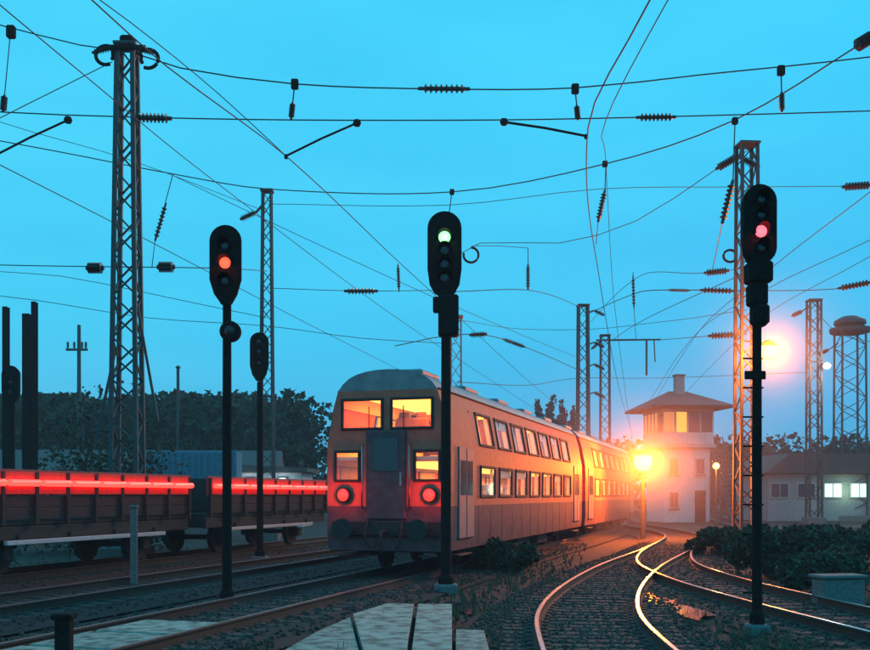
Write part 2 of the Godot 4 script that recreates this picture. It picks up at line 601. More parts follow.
func _ready() -> void:
	rng.seed = 20417
	# ------------------------------------------------ camera, sky, sun, exposure
	var cam := Camera3D.new()
	cam.name = "camera"
	cam.projection = Camera3D.PROJECTION_FRUSTUM
	cam.near = 0.1
	cam.far = 2000.0
	cam.size = 0.065
	cam.frustum_offset = Vector2(0, 0.1 * (HORIZON - 325.0) / F)
	cam.position = Vector3(0, EYE, 0)
	add_child(cam)
	cam.current = true

	var env := Environment.new()
	env.background_mode = Environment.BG_SKY
	var sky_mat := PanoramaSkyMaterial.new()
	sky_mat.panorama = sky_picture()
	sky_mat.filter = true
	var sky := Sky.new()
	sky.sky_material = sky_mat
	env.sky = sky
	env.tonemap_mode = Environment.TONE_MAPPER_LINEAR
	env.tonemap_exposure = 1.04
	env.fog_enabled = true
	env.fog_density = 0.0010
	env.fog_light_color = Color(0.95, 0.9, 0.9)
	env.volumetric_fog_enabled = true
	env.volumetric_fog_density = 0.0
	env.sdfgi_enabled = true
	env.ssao_enabled = true
	env.ssil_enabled = true
	var we := WorldEnvironment.new()
	we.name = "world_environment"
	we.environment = env
	add_child(we)

	var sun := DirectionalLight3D.new()
	sun.name = "afterglow_sun"
	sun.light_color = Color(1.0, 0.82, 0.68)
	sun.light_energy = 0.3
	sun.light_angular_distance = 14.0
	sun.shadow_enabled = true
	sun.rotation_degrees = Vector3(-24, 140, 0)
	add_child(sun)

	# ------------------------------------------------ materials
	unit_box = BoxMesh.new()
	unit_box.size = Vector3.ONE
	insulator_mesh = make_insulator()
	M.black = grained(lin(0.007, 0.006, 0.006), lin(0.012, 0.011, 0.01), lin(0.022, 0.019, 0.017), 0.85, 1.3, 11, 0.02, 1.0)
	M.black.metallic_specular = 0.2
	M.wire = mat(0.03, 0.035, 0.04, 0.6)
	M.insulator = mat(0.03, 0.02, 0.018, 0.35)
	M.mast = grained(lin(0.03, 0.035, 0.035), lin(0.05, 0.055, 0.055), lin(0.09, 0.075, 0.06), 0.65, 0.8, 13, 0.02, 1.0)
	M.mast_pale = grained(lin(0.12, 0.13, 0.13), lin(0.17, 0.18, 0.18), lin(0.24, 0.23, 0.21), 0.6, 0.8, 14, 0.02, 1.0)
	M.concrete_dark = grained(lin(0.09, 0.09, 0.085), lin(0.15, 0.15, 0.14), lin(0.22, 0.21, 0.19), 0.9, 1.2, 15, 0.02, 4.0)
	M.slab = grained(lin(0.06, 0.055, 0.035), lin(0.34, 0.30, 0.23), lin(0.46, 0.41, 0.32), 0.8, 0.45, 17, 0.012, 4.0)
	M.slab_b = grained(lin(0.05, 0.045, 0.03), lin(0.28, 0.25, 0.19), lin(0.4, 0.36, 0.28), 0.8, 0.45, 19, 0.016, 4.0)
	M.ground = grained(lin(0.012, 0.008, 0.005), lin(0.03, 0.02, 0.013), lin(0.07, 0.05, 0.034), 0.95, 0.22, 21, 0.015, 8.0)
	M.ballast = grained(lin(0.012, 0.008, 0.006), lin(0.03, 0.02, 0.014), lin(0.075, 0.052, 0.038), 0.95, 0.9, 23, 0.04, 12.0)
	M.rail_side = grained(lin(0.02, 0.013, 0.01), lin(0.045, 0.027, 0.018), lin(0.08, 0.045, 0.028), 0.8, 1.5, 25, 0.03, 3.0)
	M.rail_top = mat(0.72, 0.69, 0.65, 0.22, 1.0)
	M.rail_worn = mat(0.16, 0.13, 0.11, 0.45, 0.8)
	M.sleepers = []
	for i in 3:
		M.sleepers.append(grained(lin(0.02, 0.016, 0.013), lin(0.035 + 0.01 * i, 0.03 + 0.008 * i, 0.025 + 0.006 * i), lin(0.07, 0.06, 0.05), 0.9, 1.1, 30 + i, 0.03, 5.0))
	M.bark = mat(0.05, 0.04, 0.03, 0.95)
	M.leaf = leaf_mesh()
	M.leaf_mat = StandardMaterial3D.new()
	M.leaf_mat.vertex_color_use_as_albedo = true
	M.leaf_mat.roughness = 0.7
	M.dark_lens = mat(0.03, 0.01, 0.012, 0.12)
	M.red_lit = glow(1.0, 0.07, 0.03, 2.6)
	M.pink_lit = glow(1.0, 0.09, 0.12, 3.2)
	M.green_lit = glow(0.28, 1.0, 0.34, 2.0)
	M.sodium = glow(1.0, 0.56, 0.09, 7.0)
	M.white_lamp = glow(1.0, 0.95, 0.85, 3.0)
	M.orange_lamp = glow(1.0, 0.62, 0.22, 2.2)
	M.window_warm = glow(1.0, 0.42, 0.05, 1.2)
	M.window_warm_b = glow(1.0, 0.40, 0.05, 0.8)
	M.window_hot = glow(1.0, 0.5, 0.06, 1.6)
	M.window_hot_b = glow(1.0, 0.46, 0.06, 1.15)
	M.window_dim = glow(1.0, 0.42, 0.12, 0.4)
	M.window_cool = glow(0.75, 1.0, 0.85, 1.1)
	M.red_lamp = glow(1.0, 0.03, 0.025, 2.6)
	M.red_tube = glow(1.0, 0.035, 0.025, 4.5)  # for the added streak lamps on the wagons
	M.glass = mat(0.03, 0.04, 0.05, 0.08)
	M.train_red = grained(lin(0.56, 0.11, 0.07), lin(0.64, 0.135, 0.085), lin(0.7, 0.17, 0.11), 0.6, 0.5, 41, 0.01, 0.6)
	M.train_red.metallic_specular = 0.3
	M.train_grey = grained(lin(0.1, 0.05, 0.055), lin(0.14, 0.07, 0.075), lin(0.19, 0.1, 0.1), 0.7, 0.5, 44, 0.012, 0.8)
	M.train_grey.metallic_specular = 0.3
	M.train_door = grained(lin(0.22, 0.12, 0.11), lin(0.28, 0.15, 0.14), lin(0.33, 0.19, 0.17), 0.6, 0.5, 43, 0.01, 0.6)
	M.lining = mat(0.72, 0.58, 0.38, 0.7)
	M.strip = glow(1.0, 0.52, 0.09, 2.2)
	M.seat = mat(0.16, 0.05, 0.05, 0.85)
	M.pane = StandardMaterial3D.new()
	M.pane.albedo_color = Color(0.9, 0.95, 0.95, 0.08)
	M.pane.transparency = BaseMaterial3D.TRANSPARENCY_ALPHA
	M.pane.roughness = 0.02
	M.pane.metallic_specular = 0.25
	M.added_curtain = mat(0.8, 0.66, 0.42, 0.9)  # curtains added to pass the inside light, so the side windows glow
	M.added_curtain.backlight_enabled = true
	M.added_curtain.backlight = lin(0.62, 0.5, 0.3)
	M.seat_mesh = joined([[bbox(0.95, 0.16, 0.5, 0.04), Transform3D(Basis.IDENTITY, Vector3(0, 0.4, 0))], [bbox(0.95, 0.75, 0.12, 0.04), Transform3D(Basis(Vector3.RIGHT, 0.14), Vector3(0, 0.82, -0.25))], [bbox(0.12, 0.34, 0.3, 0.01), Transform3D(Basis.IDENTITY, Vector3(0, 0.17, 0))], [bbox(0.3, 0.2, 0.1, 0.03), Transform3D(Basis(Vector3.RIGHT, 0.14), Vector3(-0.24, 1.25, -0.32))], [bbox(0.3, 0.2, 0.1, 0.03), Transform3D(Basis(Vector3.RIGHT, 0.14), Vector3(0.24, 1.25, -0.32))]])
	M.train_roof = grained(lin(0.16, 0.15, 0.16), lin(0.22, 0.21, 0.22), lin(0.30, 0.28, 0.28), 0.5, 0.4, 45, 0.012, 1.0)
	M.under = grained(lin(0.012, 0.011, 0.01), lin(0.025, 0.022, 0.02), lin(0.05, 0.04, 0.03), 0.8, 0.9, 46, 0.02, 3.0)
	M.steel = mat(0.35, 0.34, 0.33, 0.3, 1.0)
	M.wagon_red = grained(lin(0.45, 0.02, 0.015), lin(0.6, 0.035, 0.025), lin(0.68, 0.06, 0.04), 0.5, 0.7, 47, 0.02, 1.5)
	M.pale = grained(lin(0.4, 0.4, 0.4), lin(0.5, 0.5, 0.5), lin(0.58, 0.57, 0.56), 0.6, 0.8, 48, 0.02, 2.0)
	M.teal = grained(lin(0.02, 0.13, 0.19), lin(0.03, 0.19, 0.27), lin(0.06, 0.24, 0.3), 0.5, 0.6, 49, 0.02, 1.5)
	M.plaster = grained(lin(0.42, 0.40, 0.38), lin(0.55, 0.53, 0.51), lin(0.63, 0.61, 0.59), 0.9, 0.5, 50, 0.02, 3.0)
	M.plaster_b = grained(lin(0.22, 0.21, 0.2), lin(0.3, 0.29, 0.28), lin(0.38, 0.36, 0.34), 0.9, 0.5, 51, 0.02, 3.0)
	M.roof = grained(lin(0.06, 0.045, 0.04), lin(0.10, 0.075, 0.065), lin(0.15, 0.11, 0.09), 0.85, 0.9, 52, 0.03, 5.0)
	M.trim = mat(0.4, 0.37, 0.33, 0.7)
	M.water = mat(0.02, 0.03, 0.03, 0.06)
	build_ground()
	build_tracks()
	build_background()
	build_signal_box()
	build_train()
	build_wagons()
	build_masts()
	build_wires()
	build_signals()
	build_lamps()
	build_small_things()

# ---------------------------------------------------------------- ground
func build_ground() -> void:
	var st := start(true)
	var n := 90
	var nz := FastNoiseLite.new()
	nz.seed = 5
	nz.frequency = 0.12
	var row := []
	for i in n + 1:
		var cur := []
		for j in n + 1:
			var fx := (float(i) / n * 2.0 - 1.0)
			var fz := (float(j) / n)
			var x := signf(fx) * pow(absf(fx), 2.2) * 700.0
			var z := 30.0 - pow(fz, 2.4) * 1200.0
			var y := GROUND + (nz.get_noise_2d(x, z) * 0.035 - 0.03) 
			cur.append(Vector3(x, y, z))
		if row.size():
			for j in n: quad(st, row[j], row[j + 1], cur[j + 1], cur[j])
		row = cur
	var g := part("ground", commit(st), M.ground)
	g.set_meta("kind", "structure")

func slab(parent: Node, pts: Array, m: Material) -> void:
	var o := PackedVector2Array()
	for p in pts: o.append(Vector2(p[0], p[1]))
	if Geometry2D.is_polygon_clockwise(o): o.reverse()
	part("slab", plate(o, 0.22, 0.012), m, parent, Transform3D(Basis(Vector3.RIGHT, -PI * 0.5), Vector3(0, -0.10 + rng.randf_range(-0.012, 0.012), 0)))

func build_tracks() -> void:
	var T3 := func(d: float) -> float: return -1.45 + 0.31 * (d - 21.2)
	var p1 := track("railway_track", "shiny curved track in front, bending towards the signal box", [[1.5, 2], [1.8, 7], [2.0, 11.6], [2.25, 14.6], [2.8, 17.6], [3.75, 21.3], [5.1, 25.7], [8.0, 34], [10.9, 44], [11.7, 52], [12.1, 60], [13.2, 72]], 0.0, 1.0, 66.0)
	var p2 := track("railway_track", "track leaving the curved one and running off to the right", [[7.6, 2], [6.9, 8], [6.35, 13], [5.95, 17], [5.75, 21], [6.05, 26], [7.3, 31.5], [9.3, 38]], 0.006, 0.8, 34.0)
	var p3 := track("railway_track", "straight track under the double-deck train", [[T3.call(2.0), 2], [T3.call(14.0), 14], [T3.call(30.0), 30], [T3.call(59.0), 59], [13.3, 75], [19, 112]], 0.012, 0.3, 40.0)
	var p4 := track("railway_track", "empty rusty track between the train and the added low wagons", [[T3.call(2.0) - 4.6, 2], [T3.call(14.0) - 4.5, 14], [T3.call(40.0) - 4.5, 40], [T3.call(100.0) - 4.5, 100]], 0.0, 0.3, 34.0)
	var p5 := track("railway_track", "dark track under the added low wagons with red streak lamps", [[T3.call(2.0) - 9.1, 2], [T3.call(14.0) - 9.0, 14], [T3.call(40.0) - 9.0, 40], [T3.call(100.0) - 9.0, 100]], 0.006, 0.3, 34.0)
	var p6 := track("railway_track", "farthest track at the right edge behind the bushes", [[15.5, 2], [14.0, 14], [13.0, 24], [14.0, 36], [17.5, 55], [24, 90]], 0.0, 0.8, 36.0)
	# ballast stones: too many to count
	var stone := start()
	var ico := []
	for v in [[0, 1, 0], [0.9, 0.4, 0.1], [0.25, 0.35, 0.85], [-0.75, 0.4, 0.5], [-0.7, 0.3, -0.6], [0.3, 0.45, -0.9], [0.5, -0.5, 0.6], [-0.5, -0.55, 0.6], [-0.9, -0.4, -0.2], [-0.1, -0.5, -0.8], [0.75, -0.5, -0.4], [0, -0.8, 0]]:
		ico.append(Vector3(v[0], v[1] * 0.75, v[2]))
	for f in [[0, 2, 1], [0, 3, 2], [0, 4, 3], [0, 5, 4], [0, 1, 5], [1, 2, 6], [2, 7, 6], [2, 3, 7], [3, 8, 7], [3, 4, 8], [4, 9, 8], [4, 5, 9], [5, 10, 9], [5, 1, 10], [1, 6, 10], [11, 6, 7], [11, 7, 8], [11, 8, 9], [11, 9, 10], [11, 10, 6]]:
		for k in f: stone.add_vertex(ico[k])
	var mm := MultiMesh.new()
	mm.transform_format = MultiMesh.TRANSFORM_3D
	mm.use_colors = true
	mm.mesh = commit(stone)
	var spots := []
	for p in [[p1, 9000, 0.0], [p2, 6000, 0.006], [p3, 7000, 0.012], [p4, 4500, 0.0], [p5, 1500, 0.006]]:
		var path: PackedVector3Array = p[0]
		var near := []
		for i in path.size() - 1:
			if -path[i].z > 7.0 and -path[i].z < 40.0: near.append(i)
		for k in p[1]:
			var q := pow(rng.randf(), 1.5)
			var i: int = near[int(q * (near.size() - 1))]
			var dir := (path[i + 1] - path[i]).normalized()
			var side := dir.cross(Vector3.UP)
			var off := rng.randf_range(-1.75, 1.75)
			var y: float = -0.118 + p[2] - maxf(0.0, absf(off) - 1.35) * 0.13
			spots.append(path[i] + dir * rng.randf() * 0.65 + side * off + Vector3.UP * y)
	for k in 7000:                     # scattered between the tracks
		var d := 8.0 + 22.0 * pow(rng.randf(), 1.4)
		spots.append(Vector3(rng.randf_range(-0.5, 0.5) * d, GROUND - 0.01, -d))
	mm.instance_count = spots.size()
	for i in spots.size():
		var s := rng.randf_range(0.018, 0.045)
		mm.set_instance_transform(i, Transform3D(Basis.from_euler(Vector3(rng.randf() * TAU, rng.randf() * TAU, rng.randf() * TAU)).scaled(Vector3.ONE * s), spots[i]))
		var g := rng.randf_range(0.5, 1.9)
		mm.set_instance_color(i, Color(0.042 * g, 0.029 * g, 0.021 * g))
	var o := MultiMeshInstance3D.new()
	o.name = "ballast_stones"
	o.multimesh = mm
	var sm := StandardMaterial3D.new()
	sm.vertex_color_use_as_albedo = true
	sm.roughness = 0.85
	o.material_override = sm
	add_child(o)
	tag(o, "loose dark ballast stones strewn over the tracks", "ballast", "", "stuff")
	# concrete slabs
	var w := thing("slab_path", "pale concrete slab path lying between the tracks in front", "path")
	var gp := func(x: float, y: float) -> Array:
		var d := 1800.0 / (y - HORIZON)
		return [(x - 435.0) / F * d, d]
	slab(w, [gp.call(250, 668), gp.call(318, 630), gp.call(350, 616), gp.call(362, 660), gp.call(352, 690), gp.call(255, 690)], M.slab_b)
	slab(w, [gp.call(353, 615), gp.call(388, 604), gp.call(414, 605), gp.call(408, 640), gp.call(403, 690), gp.call(356, 690), gp.call(366, 660)], M.slab)
	slab(w, [gp.call(418, 605), gp.call(452, 605), gp.call(452, 645), gp.call(451, 690), gp.call(407, 690), gp.call(413, 640)], M.slab)
	slab(w, [gp.call(456, 627), gp.call(484, 628), gp.call(490, 650), gp.call(494, 690), gp.call(455, 690)], M.slab_b)
	w.get_child(0).position.y -= 0.02
	w.get_child(3).position.y -= 0.035
	# crossing panels between the rails of the train's track
	var cp := thing("crossing_panels", "concrete crossing panels between the rails at lower left", "crossing")
	for i in 3:
		var d := 11.2 + i * 1.25
		var pan := put("panel", 1.2, 0.16, 1.2, T3.call(d), -0.075, -d, [M.slab, M.slab_b, M.slab][i], cp, 0.02)
		pan.rotation.y = -0.3
	# puddles
	for e in [[4.15, 17.6, 0.75, 2.4, -0.114, "puddle between the curved track and its branch"], [8.4, 17.5, 1.6, 1.6, GROUND + 0.01, "puddle right of the branching track before the bushes"], [0.55, 17.8, 0.8, 1.0, GROUND + 0.01, "puddle just behind the concrete slab path"]]:
		var d: float = e[1]
		var ps := start()
		var pr := []
		for k in 24:
			var a := TAU * k / 24
			var q: float = 0.75 + 0.3 * sin(a * 2 + d) + 0.2 * sin(a * 5 + e[0]) + rng.randf_range(-0.05, 0.05)
			pr.append(Vector3(cos(a) * e[2] * q * 0.6, 0, sin(a) * e[3] * q * 0.9))
		for k in 24:
			for v in [Vector3.ZERO, pr[k], pr[(k + 1) % 24]]: ps.add_vertex(v)
		var pd := part("puddle", commit(ps), M.water, self, Transform3D(Basis.IDENTITY, Vector3(e[0], e[4], -d)))
		tag(pd, e[5], "puddle", "", "structure")

# ---------------------------------------------------------------- far background
func build_background() -> void:
	# wood on the left: one dark mass with an even top
	var blobs := []
	for i in 46:
		var d := rng.randf_range(80.0, 92.0)
		var x := rng.randf_range(-60.0, 292.0)
		var h := h_at(rng.randf_range(391.5, 396.0), d)
		var r := rng.randf_range(1.8, 3.0)
		var p := ground_at(x, d)
		blobs.append([p + Vector3(0, h - r, 0), Vector3(r * 1.4, r, r * 1.4)])
		blobs.append([p + Vector3(0, h * 0.45, 0), Vector3(r * 1.3, h * 0.42, r * 1.3)])
	var wd := leaves("far_wood", self, blobs, 34000, 0.6, M.leaf_mat)
	tag(wd, "dark distant wood with an even top on the left", "wood", "", "stuff")
	blobs = []
	for i in 34:
		var d := rng.randf_range(105.0, 125.0)
		var x := rng.randf_range(700.0, 930.0)
		var h := h_at(rng.randf_range(432.0, 455.0), d)
		var r := rng.randf_range(1.6, 2.6)
		var p := ground_at(x, d)
		blobs.append([p + Vector3(0, h - r, 0), Vector3(r * 1.4, r, r * 1.4)])
		blobs.append([p + Vector3(0, h * 0.45, 0), Vector3(r * 1.3, h * 0.45, r * 1.3)])
	wd = leaves("far_wood", self, blobs, 11000, 0.6, M.leaf_mat)
	tag(wd, "hazy distant wood behind the lit building on the right", "wood", "", "stuff")
	blobs = []
	for i in 40:
		var d := rng.randf_range(112.0, 125.0)
		var x := rng.randf_range(285.0, 720.0)
		var h := h_at(rng.randf_range(432.0, 446.0), d)
		var r := rng.randf_range(1.6, 2.6)
		var p := ground_at(x, d)
		blobs.append([p + Vector3(0, h - r, 0), Vector3(r * 1.6, r, r * 1.4)])
		blobs.append([p + Vector3(0, h * 0.45, 0), Vector3(r * 1.6, h * 0.45, r * 1.3)])
	wd = leaves("far_wood", self, blobs, 12000, 0.6, M.leaf_mat)
	tag(wd, "low hazy wood behind the train", "wood", "", "stuff")
	for e in [[539, 398, 1.5, "leftmost of the slim poplars behind the train"], [551, 394, 1.7, "tallest slim poplar behind the train, second from left"], [563, 399, 1.5, "slim poplar behind the train just left of the far mast"], [573, 405, 1.3, "shortest slim poplar, right beside the far mast"]]:
		poplar(e[3], e[0], 112.0, e[1], e[2])
	# lit building on the right
	var b := thing("station_building", "low dark building with two lit windows at the right edge", "building", ground_at(850, 76), 0.1)
	var w := 15.0
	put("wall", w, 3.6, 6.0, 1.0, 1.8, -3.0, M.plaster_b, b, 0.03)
	part("roof", plate(PackedVector2Array([Vector2(-w * 0.5 - 0.5, 0), Vector2(w * 0.5 + 0.5, 0), Vector2(w * 0.5 - 1.5, 1.5), Vector2(-w * 0.5 + 1.5, 1.5)]), 7.2, 0.05), M.roof, b, Transform3D(Basis.IDENTITY, Vector3(1.0, 3.62, -3.0)))
	for k in 6:
		var x := -5.6 + k * 2.1
		var fr := put("window", 1.5, 1.2, 0.12, x, 2.35, 0.03, M.trim, b)
		put("pane", 1.3, 1.0, 0.04, 0, 0, 0.06, M.window_cool if k in [2, 3] else M.glass, fr, 0.004)
		put("mullion", 0.06, 1.0, 0.05, 0, 0, 0.085, M.trim, fr, 0.004)
	put("door", 1.0, 2.2, 0.1, 6.9, 1.1, 0.02, M.under, b)
	omni(b, Vector3(-0.5, 2.3, 0.8), Color(0.8, 1.0, 0.85), 1.6, 0.6)
	# distant sheds between the wood and the train
	var s := thing("goods_shed", "long grey shed with pale doors below the distant wood", "shed", ground_at(120, 66), 0.1)
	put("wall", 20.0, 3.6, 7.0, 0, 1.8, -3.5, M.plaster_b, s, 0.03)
	part("roof", plate(PackedVector2Array([Vector2(-4.1, 0), Vector2(4.1, 0), Vector2(0, 1.5)]), 20.8, 0.04), M.roof, s, Transform3D(Basis(Vector3.UP, PI * 0.5), Vector3(0, 3.62, -3.5)))
	for k in 5:
		put("door", 2.2, 2.6, 0.12, -7.6 + k * 3.8, 1.32, 0.03, M.pale if k % 2 else M.under, s)
	# a second shed further right, seen beside the train
	s = thing("brick_hut", "small hut with two bright lamps on its wall, left of the train", "hut", ground_at(268, 62), -0.05)
	put("wall", 4.2, 3.4, 4.0, 0, 1.7, -2.0, M.plaster, s, 0.03)
	part("roof", plate(PackedVector2Array([Vector2(-2.5, 0), Vector2(2.5, 0), Vector2(2.5, 0.25), Vector2(-2.5, 0.5)]), 4.8, 0.04), M.roof, s, Transform3D(Basis.IDENTITY, Vector3(0, 3.42, -2.0)))
	for x in [-1.1, 0.95]:
		var f := put("window", 0.9, 1.0, 0.1, x, 1.8, 0.02, M.trim, s)
		put("pane", 0.74, 0.84, 0.04, 0, 0, 0.05, M.glass, f, 0.004)
		var l := put("wall_lamp", 0.5, 0.22, 0.2, x, 3.0, 0.12, M.under, s, 0.03)
		put("lamp_glass", 0.44, 0.14, 0.06, 0, -0.02, 0.12, M.window_cool, l, 0.02)
		omni(s, Vector3(x, 2.95, 0.5), Color(0.85, 0.95, 1.0), 0.5, 0.2)

# ---------------------------------------------------------------- signal box
func build_signal_box() -> void:
	var d := 72.0
	var b := thing("signal_box", "two-storey signal box with wide eaves, orange-lit on its left", "building", ground_at(687, d), 0.12)
	b.scale = Vector3(0.82, 1.1, 0.86)
	var h1 := 4.9
	put("wall", 4.2, h1, 4.4, 0.0, h1 * 0.5, -2.2, M.plaster, b, 0.03)
	put("floor_ledge", 5.0, 0.25, 5.2, 0.0, h1 + 0.126, -2.2, M.trim, b, 0.03)
	put("parapet", 4.7, 0.75, 4.9, 0.0, h1 + 0.63, -2.2, M.plaster, b, 0.03)
	# glazed upper room: corner posts and separate windows
	var y0 := h1 + 1.005
	var wh := 1.35
	put("ceiling", 4.7, 0.2, 4.9, 0.0, y0 + wh + 0.1, -2.2, M.trim, b, 0.02)
	put("back_wall", 4.5, wh, 0.15, 0.0, y0 + wh * 0.5, -4.5, M.plaster, b, 0.02)
	for k in 5:
		put("window_post", 0.16, wh, 0.16, -2.26 + k * 1.13, y0 + wh * 0.5, 0.16, M.trim, b)
		put("window_post", 0.16, wh, 0.16, -2.26, y0 + wh * 0.5, -0.95 - k * 0.88, M.trim, b)
		put("window_post", 0.16, wh, 0.16, 2.26, y0 + wh * 0.5, -0.95 - k * 0.88, M.trim, b)
	for k in 4:
		put("pane", 0.94, wh - 0.04, 0.03, -1.695 + k * 1.13, y0 + wh * 0.5, 0.16, [M.window_dim, M.window_warm, M.glass, M.glass][k], b, 0.004)
		put("pane", 0.03, wh - 0.04, 0.7, -2.26, y0 + wh * 0.5, -1.39 - k * 0.88, M.window_dim, b, 0.004)
		put("pane", 0.03, wh - 0.04, 0.7, 2.26, y0 + wh * 0.5, -1.39 - k * 0.88, M.glass, b, 0.004)
	# hipped roof with wide eaves
	var st := start()
	var e := [Vector3(-3.6, 0, 1.7), Vector3(3.6, 0, 1.7), Vector3(3.6, 0, -6.1), Vector3(-3.6, 0, -6.1)]
	var l := Vector3(0, -0.16, 0)
	var r0 := Vector3(-0.8, 1.15, -2.2)
	var r1 := Vector3(0.8, 1.15, -2.2)
	quad(st, e[0], r0, r1, e[1])
	quad(st, e[2], r1, r0, e[3])
	for v in [e[1], r1, e[2], e[3], r0, e[0]]: st.add_vertex(v)
	for k in 4: quad(st, e[k] + l, e[k], e[(k + 1) % 4], e[(k + 1) % 4] + l)
	quad(st, e[0] + l, e[1] + l, e[2] + l, e[3] + l)
	var rf := part("roof", commit(st), M.roof, b, Transform3D(Basis.IDENTITY, Vector3(0, y0 + wh + 0.37, 0)))
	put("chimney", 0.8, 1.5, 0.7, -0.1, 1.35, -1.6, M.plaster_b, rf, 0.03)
	put("chimney_cap", 0.95, 0.12, 0.85, -0.1, 2.16, -1.6, M.concrete_dark, rf, 0.02)
	put("gutter", 7.2, 0.12, 0.12, 0, -0.06, 1.765, M.mast, rf, 0.02)
	# lower windows and door
	for x in [-1.2, 1.2]:
		for y in [1.5, 3.7]:
			if x > 0 and y < 2: continue
			var f := put("window", 0.8, 1.1, 0.1, x, y, 0.03, M.trim, b)
			put("pane", 0.66, 0.95, 0.04, 0, 0, 0.045, M.glass, f, 0.004)
			put("mullion", 0.05, 0.95, 0.05, 0, 0, 0.07, M.trim, f, 0.004)
			put("sill", 0.95, 0.07, 0.2, 0, -0.59, 0.06, M.concrete_dark, f, 0.01)
	var dr := put("door", 0.95, 2.1, 0.1, 1.2, 1.06, 0.03, M.under, b)
	put("handle", 0.12, 0.04, 0.08, 0.35, 0.0, 0.08, M.steel, dr, 0.01)
	# outside stair on the right with landing
	put("landing", 1.5, 0.12, 1.6, 2.95, h1 - 0.2, -1.6, M.concrete_dark, b, 0.02)
	for k in 14:
		put("step", 1.0, 0.06, 0.34, 3.1, 0.3 + k * 0.32, 2.9 - k * 0.28, M.concrete_dark, b, 0.01)
	for x in [2.62, 3.6]:
		bar("stringer", Vector3(x, 0.0, 3.2), Vector3(x, h1 - 0.25, -0.85), 0.08, 0.25, M.mast, b)
		bar("handrail", Vector3(x, 1.0, 3.2), Vector3(x, h1 + 0.8, -0.85), 0.05, 0.05, M.mast, b)
		for k in 4:
			var q := k / 3.0
			bar("baluster", Vector3(x, lerpf(0.0, h1 - 0.2, q), lerpf(3.2, -0.85, q)), Vector3(x, lerpf(1.0, h1 + 0.8, q), lerpf(3.2, -0.85, q)), 0.04, 0.04, M.mast, b)
	put("stair_post", 0.16, h1 - 0.26, 0.16, 3.55, (h1 - 0.26) * 0.5, -1.0, M.mast, b)

# ---------------------------------------------------------------- double-deck train
func car_section() -> PackedVector2Array:    # from lower right up over the roof to lower left
	return PackedVector2Array([Vector2(1.38, 0.55), Vector2(1.44, 0.9), Vector2(1.45, 2.6), Vector2(1.44, 2.95), Vector2(1.30, 3.75), Vector2(1.18, 4.15), Vector2(1.07, 4.30), Vector2(0.92, 4.43), Vector2(0.73, 4.52), Vector2(0.5, 4.58), Vector2(0.25, 4.61), Vector2(0, 4.62),
		Vector2(-0.25, 4.61), Vector2(-0.5, 4.58), Vector2(-0.73, 4.52), Vector2(-0.92, 4.43), Vector2(-1.07, 4.30), Vector2(-1.18, 4.15), Vector2(-1.30, 3.75), Vector2(-1.44, 2.95), Vector2(-1.45, 2.6), Vector2(-1.44, 0.9), Vector2(-1.38, 0.55)])

func half_width(y: float) -> float:
	var s := car_section()
	y = minf(y, 4.6199)
	for i in 11:
		if y >= s[i].y and y <= s[i + 1].y: return lerpf(s[i].x, s[i + 1].x, (y - s[i].y) / (s[i + 1].y - s[i].y))
	return 1.4

func shell(y0: float, y1: float, z0: float, z1: float, grow := 0.0) -> ArrayMesh:
	# the side walls of the body between two heights, as two strips, plus the roof when y1 is above it
	var st := start(true)
	var s := car_section()
	var line := PackedVector2Array()
	var mir := 1.0
	var pts := []
	pts.append(Vector2(half_width(y0) + grow, y0))
	for i in 11:
		if s[i].y > y0 + 0.01 and s[i].y < y1 - 0.01: pts.append(Vector2(s[i].x + grow, s[i].y + (grow if i >= 6 else 0.0)))
	if y1 > 4.6: pts.append(Vector2(0, 4.62 + grow))
	else: pts.append(Vector2(half_width(y1) + grow, y1))
	for sd in [1.0, -1.0]:
		for i in pts.size() - 1:
			var a := Vector3(pts[i].x * sd, pts[i].y, z0)
			var b := Vector3(pts[i + 1].x * sd, pts[i + 1].y, z0)
			var c := Vector3(b.x, b.y, z1)
			var d := Vector3(a.x, a.y, z1)
			if sd > 0: quad(st, a, d, c, b)
			else: quad(st, a, b, c, d)
	return commit(st)

func curtain_mesh(h: float, w: float) -> ArrayMesh:
	var key := "curtain %.2f %.2f" % [h, w]
	if not box_cache.has(key):
		var st := start(true)
		var n := maxi(8, int(w * 48.0))
		for i in n:
			var a := (float(i) / n - 0.5) * w
			var b := (float(i + 1) / n - 0.5) * w
			var xa := 0.016 * sin(i * 1.15)
			var xb := 0.016 * sin((i + 1) * 1.15)
			quad(st, Vector3(xa, -h * 0.5, a), Vector3(xa * 0.6, h * 0.5, a), Vector3(xb * 0.6, h * 0.5, b), Vector3(xb, -h * 0.5, b))
		box_cache[key] = commit(st)
	return box_cache[key]

